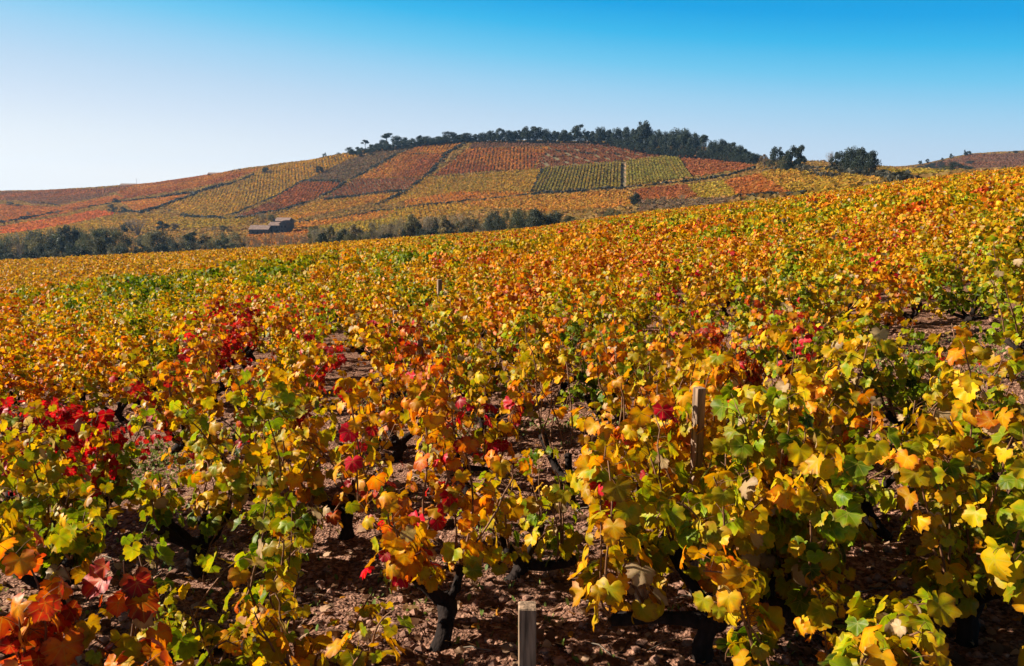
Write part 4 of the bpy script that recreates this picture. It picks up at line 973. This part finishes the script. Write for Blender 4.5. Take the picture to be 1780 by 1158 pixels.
# valley belts
def belt(pxa, pxb, n, bases, tops, w, kinds_, cols_, label, group, yr):
    for i in range(n):
        x = pxa + (pxb - pxa) * (i + random.random()) / n; yw = yr[0] + (yr[1] - yr[0]) * random.random()
        tp = float(np.interp(x, tops[0], tops[1])) + (random.random() - .35) * 20
        d = ray(x, 420); g = tz(d[0] * yw, yw); pb = 330 + (H - g) / yw * F
        tree(x, pb, min(tp, pb - 8), w * (.7 + .6 * random.random()), random.choice(kinds_), random.choice(cols_), label, group, yw=yw)
TL = ((0, 60, 110, 160, 200, 240, 300, 340, 400, 430), (412, 405, 394, 394, 398, 404, 408, 406, 404, 404))
belt(-60, 430, 46, None, (TL[0], [t + 0 for t in TL[1]]), 32, ['bush', 'round', 'open', 'bare'], [(.10,.11,.06), (.17,.15,.07), (.20,.15,.07), (.05,.06,.045), (.24,.19,.10), (.09,.10,.05)], 'blue green bushy tree in the valley row on the left', 'valley trees on the left', (262, 330))
belt(-60, 430, 26, None, (TL[0], [t + 24 for t in TL[1]]), 30, ['bush', 'round'], [NAV, DKG, (.09,.09,.05)], 'low dark bush at the foot of the valley row on the left', 'bushes under the valley trees on the left', (215, 245))
TM = ((530, 560, 600, 650, 700, 760, 800, 850), (398, 398, 400, 388, 378, 376, 376, 376))
belt(545, 850, 54, None, TM, 26, ['bare', 'bare', 'bare', 'open'], [(.2,.15,.08), (.16,.14,.07), OLV, (.22,.17,.08)], 'wispy half bare tree in the valley row in the middle', 'wispy valley trees in the middle', (215, 270))
belt(640, 860, 16, None, (TM[0], [t + 22 for t in TM[1]]), 26, ['bush', 'round'], [NAV, DKG], 'low dark tree at the foot of the middle valley row', 'dark low trees in the middle of the valley', (195, 225))
belt(540, 640, 10, None, ((540, 640), (410, 405)), 24, ['bush', 'open'], [OLV, DKG], 'low olive bush at the edge of the near field', 'bushes right of the farm', (190, 225))
belt(430, 540, 16, None, ((430, 540), (412, 402)), 14, ['bare'], [BRN, (.2,.12,.07)], 'reddish bare sapling in front of the farm', 'bare saplings in front of the farm', (240, 290))
belt(845, 1020, 16, None, ((845, 900, 950, 1010), (368, 366, 368, 380)), 28, ['bush', 'round'], [(.07,.08,.04), OLV, (.05,.06,.04)], 'round green bush along the field edge in the centre', 'round bushes along the field edge', (190, 230))
belt(1045, 1105, 5, None, ((1045, 1075, 1105), (366, 360, 368)), 24, ['bush'], [NAV, OLV], 'low dark bush below the lone dark tree', 'low bushes below the lone tree', (185, 210))
tree(545, 424, 392, 26, 'open', OLV, 'upright olive tree right of the farm', yw=270)
tree(755, 410, 384, 40, 'round', NAV, 'wide domed dark tree in the middle of the valley row', yw=235)

# ------------------------------------------------------------------ buildings
def box_mesh(x0, x1, y0, y1, z0, z1):
    V = np.array([(x, y, z) for z in (z0, z1) for y in (y0, y1) for x in (x0, x1)], float)
    T = np.array([(0,2,3,1),(4,5,7,6),(0,1,5,4),(2,6,7,3),(0,4,6,2),(1,3,7,5)])
    return V, T
def part(name, V, T, mat, parent): return link(name, mesh(name, V, T, mat, False), parent)
def gabled(root, x0, x1, y0, y1, z0, ze, zr, axis='x', over=.35, th=.18):
    if axis == 'x':
        ym = (y0 + y1) / 2
        V = [(x0,y0,z0),(x1,y0,z0),(x1,y1,z0),(x0,y1,z0),(x0,y0,ze),(x1,y0,ze),(x1,y1,ze),(x0,y1,ze),(x0,ym,zr),(x1,ym,zr)]
        T = [(0,1,5),(0,5,4),(2,3,7),(2,7,6),(3,0,4),(3,4,7),(4,8,7),(1,2,6),(1,6,5),(5,6,9),(4,5,9),(4,9,8),(6,7,8),(6,8,9)]
        sl = (zr - ze) / (ym - y0); a = x0 - over; b = x1 + over; R_ = []
        for s in (-1, 1):
            ye = ym + s * (ym - y0 + over); zz = zr - sl * (ym - y0 + over) + .05; zt = zr + .05
            R_ += [(a,ym,zt),(b,ym,zt),(b,ye,zz),(a,ye,zz),(a,ym,zt+th),(b,ym,zt+th),(b,ye,zz+th),(a,ye,zz+th)]
    else:
        xm = (x0 + x1) / 2
        V = [(x0,y0,z0),(x1,y0,z0),(x1,y1,z0),(x0,y1,z0),(x0,y0,ze),(x1,y0,ze),(x1,y1,ze),(x0,y1,ze),(xm,y0,zr),(xm,y1,zr)]
        T = [(0,1,5),(0,5,4),(4,5,8),(2,3,7),(2,7,6),(6,7,9),(3,0,4),(3,4,7),(1,2,6),(1,6,5),(5,6,9),(5,9,8),(7,4,8),(7,8,9)]
        sl = (zr - ze) / (xm - x0); a = y0 - over; b = y1 + over; R_ = []
        for s in (-1, 1):
            xe = xm + s * (xm - x0 + over); zz = zr - sl * (xm - x0 + over) + .05; zt = zr + .05
            R_ += [(xm,a,zt),(xm,b,zt),(xe,b,zz),(xe,a,zz),(xm,a,zt+th),(xm,b,zt+th),(xe,b,zz+th),(xe,a,zz+th)]
    q = [(0,1,2,3),(4,7,6,5),(0,4,5,1),(1,5,6,2),(2,6,7,3),(3,7,4,0)]
    RT = [tuple(i + 8 * s for i in f) for s in range(2) for f in q]
    part('wall', V, T, MAT_WALL, root); return part('roof', R_, RT, MAT_ROOF, root)
def opening(root, name, x, z, w, h, y, mat):
    V, T = box_mesh(x - w/2, x + w/2, y - .06, y + .1, z, z + h); o = part(name, V, T, mat, root)
    V, T = box_mesh(x - w/2 - .12, x + w/2 + .12, y - .1, y - .0605, z + h, z + h + .15); part('frame', V, T, MAT_WALL, o); return o
def bld(px, py, yw, label, cat, name, rz=0):
    d = ray(px, py); r_ = bpy.data.objects.new(name, None); col.objects.link(r_); x = d[0] * yw; r_.scale = (.94, .94, .86)
    r_.location = (x, yw, H + d[2] * yw); r_.rotation_euler = (0, 0, rz); tag(r_, label, cat); return r_
b1 = bld(433, 409, 400, 'long low stone barn with pinkish tiled roof at the left end of the farm', 'barn', 'barn', R(-4))
gabled(b1, 0, 10.4, 0, 7, -2, 3.3, 5.4)
opening(b1, 'door', 7.5, -.2, 2.2, 2.5, 0, MAT_SHUT); opening(b1, 'window', 2.2, 1.2, .9, .9, 0, MAT_DARK); opening(b1, 'window', 4.6, 1.2, .9, .9, 0, MAT_DARK)
b2 = bld(468, 406, 403, 'taller two part stone farmhouse with tiled roofs in the valley, right of its barn', 'farmhouse', 'farmhouse', R(-4))
gabled(b2, 0, 5.6, -.5, 7, -2, 4.6, 6.3); gabled(b2, 5.7, 10, 0, 8, -2, 5.6, 7.2, 'y')
V, T = box_mesh(1.2, 1.9, 4, 4.7, 6, 8.4); part('chimney', V, T, MAT_WALL, b2)
for wx_, wz in ((1.2, 1), (4.6, 1), (1.2, 3.0), (4.3, 3.0)): opening(b2, 'window', wx_, wz, .9, 1.2, -.5, MAT_DARK)
for wx_, wz in ((7, 3.4), (8.8, 3.4), (7, .8)): opening(b2, 'window', wx_, wz, .9, 1.2, 0, MAT_DARK)
opening(b2, 'door', 3.0, -.3, 1.1, 2.2, -.5, MAT_SHUT)
b3 = bld(478, 395, 418, 'small gabled outbuilding with orange tiled roof behind the farmhouse', 'outbuilding', 'outbuilding', R(-10))
gabled(b3, 0, 8, 0, 7, -4, 3.6, 5.4); opening(b3, 'window', 4, 1.6, .9, 1, 0, MAT_DARK)
b4 = bld(208, 325, 795, 'low dark farm shed on the left skyline beside a thin mast', 'shed', 'shed')
gabled(b4, 0, 16, 0, 8, -3, 1.6, 3.6); opening(b4, 'door', 8, -.5, 2.4, 2, 0, MAT_SHUT); opening(b4, 'window', 3.4, .3, 1.2, .9, 0, MAT_DARK)
m_ = bld(238, 323, 795, 'thin grey mast right of the dark shed on the left skyline', 'mast', 'mast')
part('pole', *tube([(0,0,-2),(0,0,4),(0,0,8)], [.18,.14,.1], 6), MAT_METAL, m_)
part('antenna', *tube([(-.8,0,6.6),(0,0,6.6),(.8,0,6.6)], [.07,.07,.07], 5), MAT_METAL, m_)
b5 = bld(361, 305, 758, 'small red roofed house on the left skyline above the brick red strip', 'house', 'house')
gabled(b5, 0, 6.5, 0, 6, -3, 1.4, 2.9); opening(b5, 'window', 2, .1, .9, .9, 0, MAT_DARK)
b6 = bld(374, 303.5, 755, 'low annex behind the vines right of the small red roofed house', 'house', 'house')
gabled(b6, 0, 5, 0, 5, -3, .8, 1.9); opening(b6, 'window', 2.4, -.3, .8, .7, 0, MAT_DARK)
# ------------------------------------------------------------------ the air
hb, ht = float(Z.min()) - 1, 95.0
V, T = box_mesh(-1560, 1560, -70, 2480, hb, ht)
mh, nt = newmat('haze'); pv = N(nt, 'ShaderNodeVolumePrincipled'); oh = N(nt, 'ShaderNodeOutputMaterial'); nt.links.new(pv.outputs[0], oh.inputs['Volume'])
pv.inputs['Color'].default_value = (.34, .62, 1.0, 1); pv.inputs['Density'].default_value = .00009; pv.inputs['Anisotropy'].default_value = .2
tag(link('haze', mesh('haze', V, T, mh, False)), kind='stuff')
print('near max', NEAR_MAX, 'far vines', len(fx))
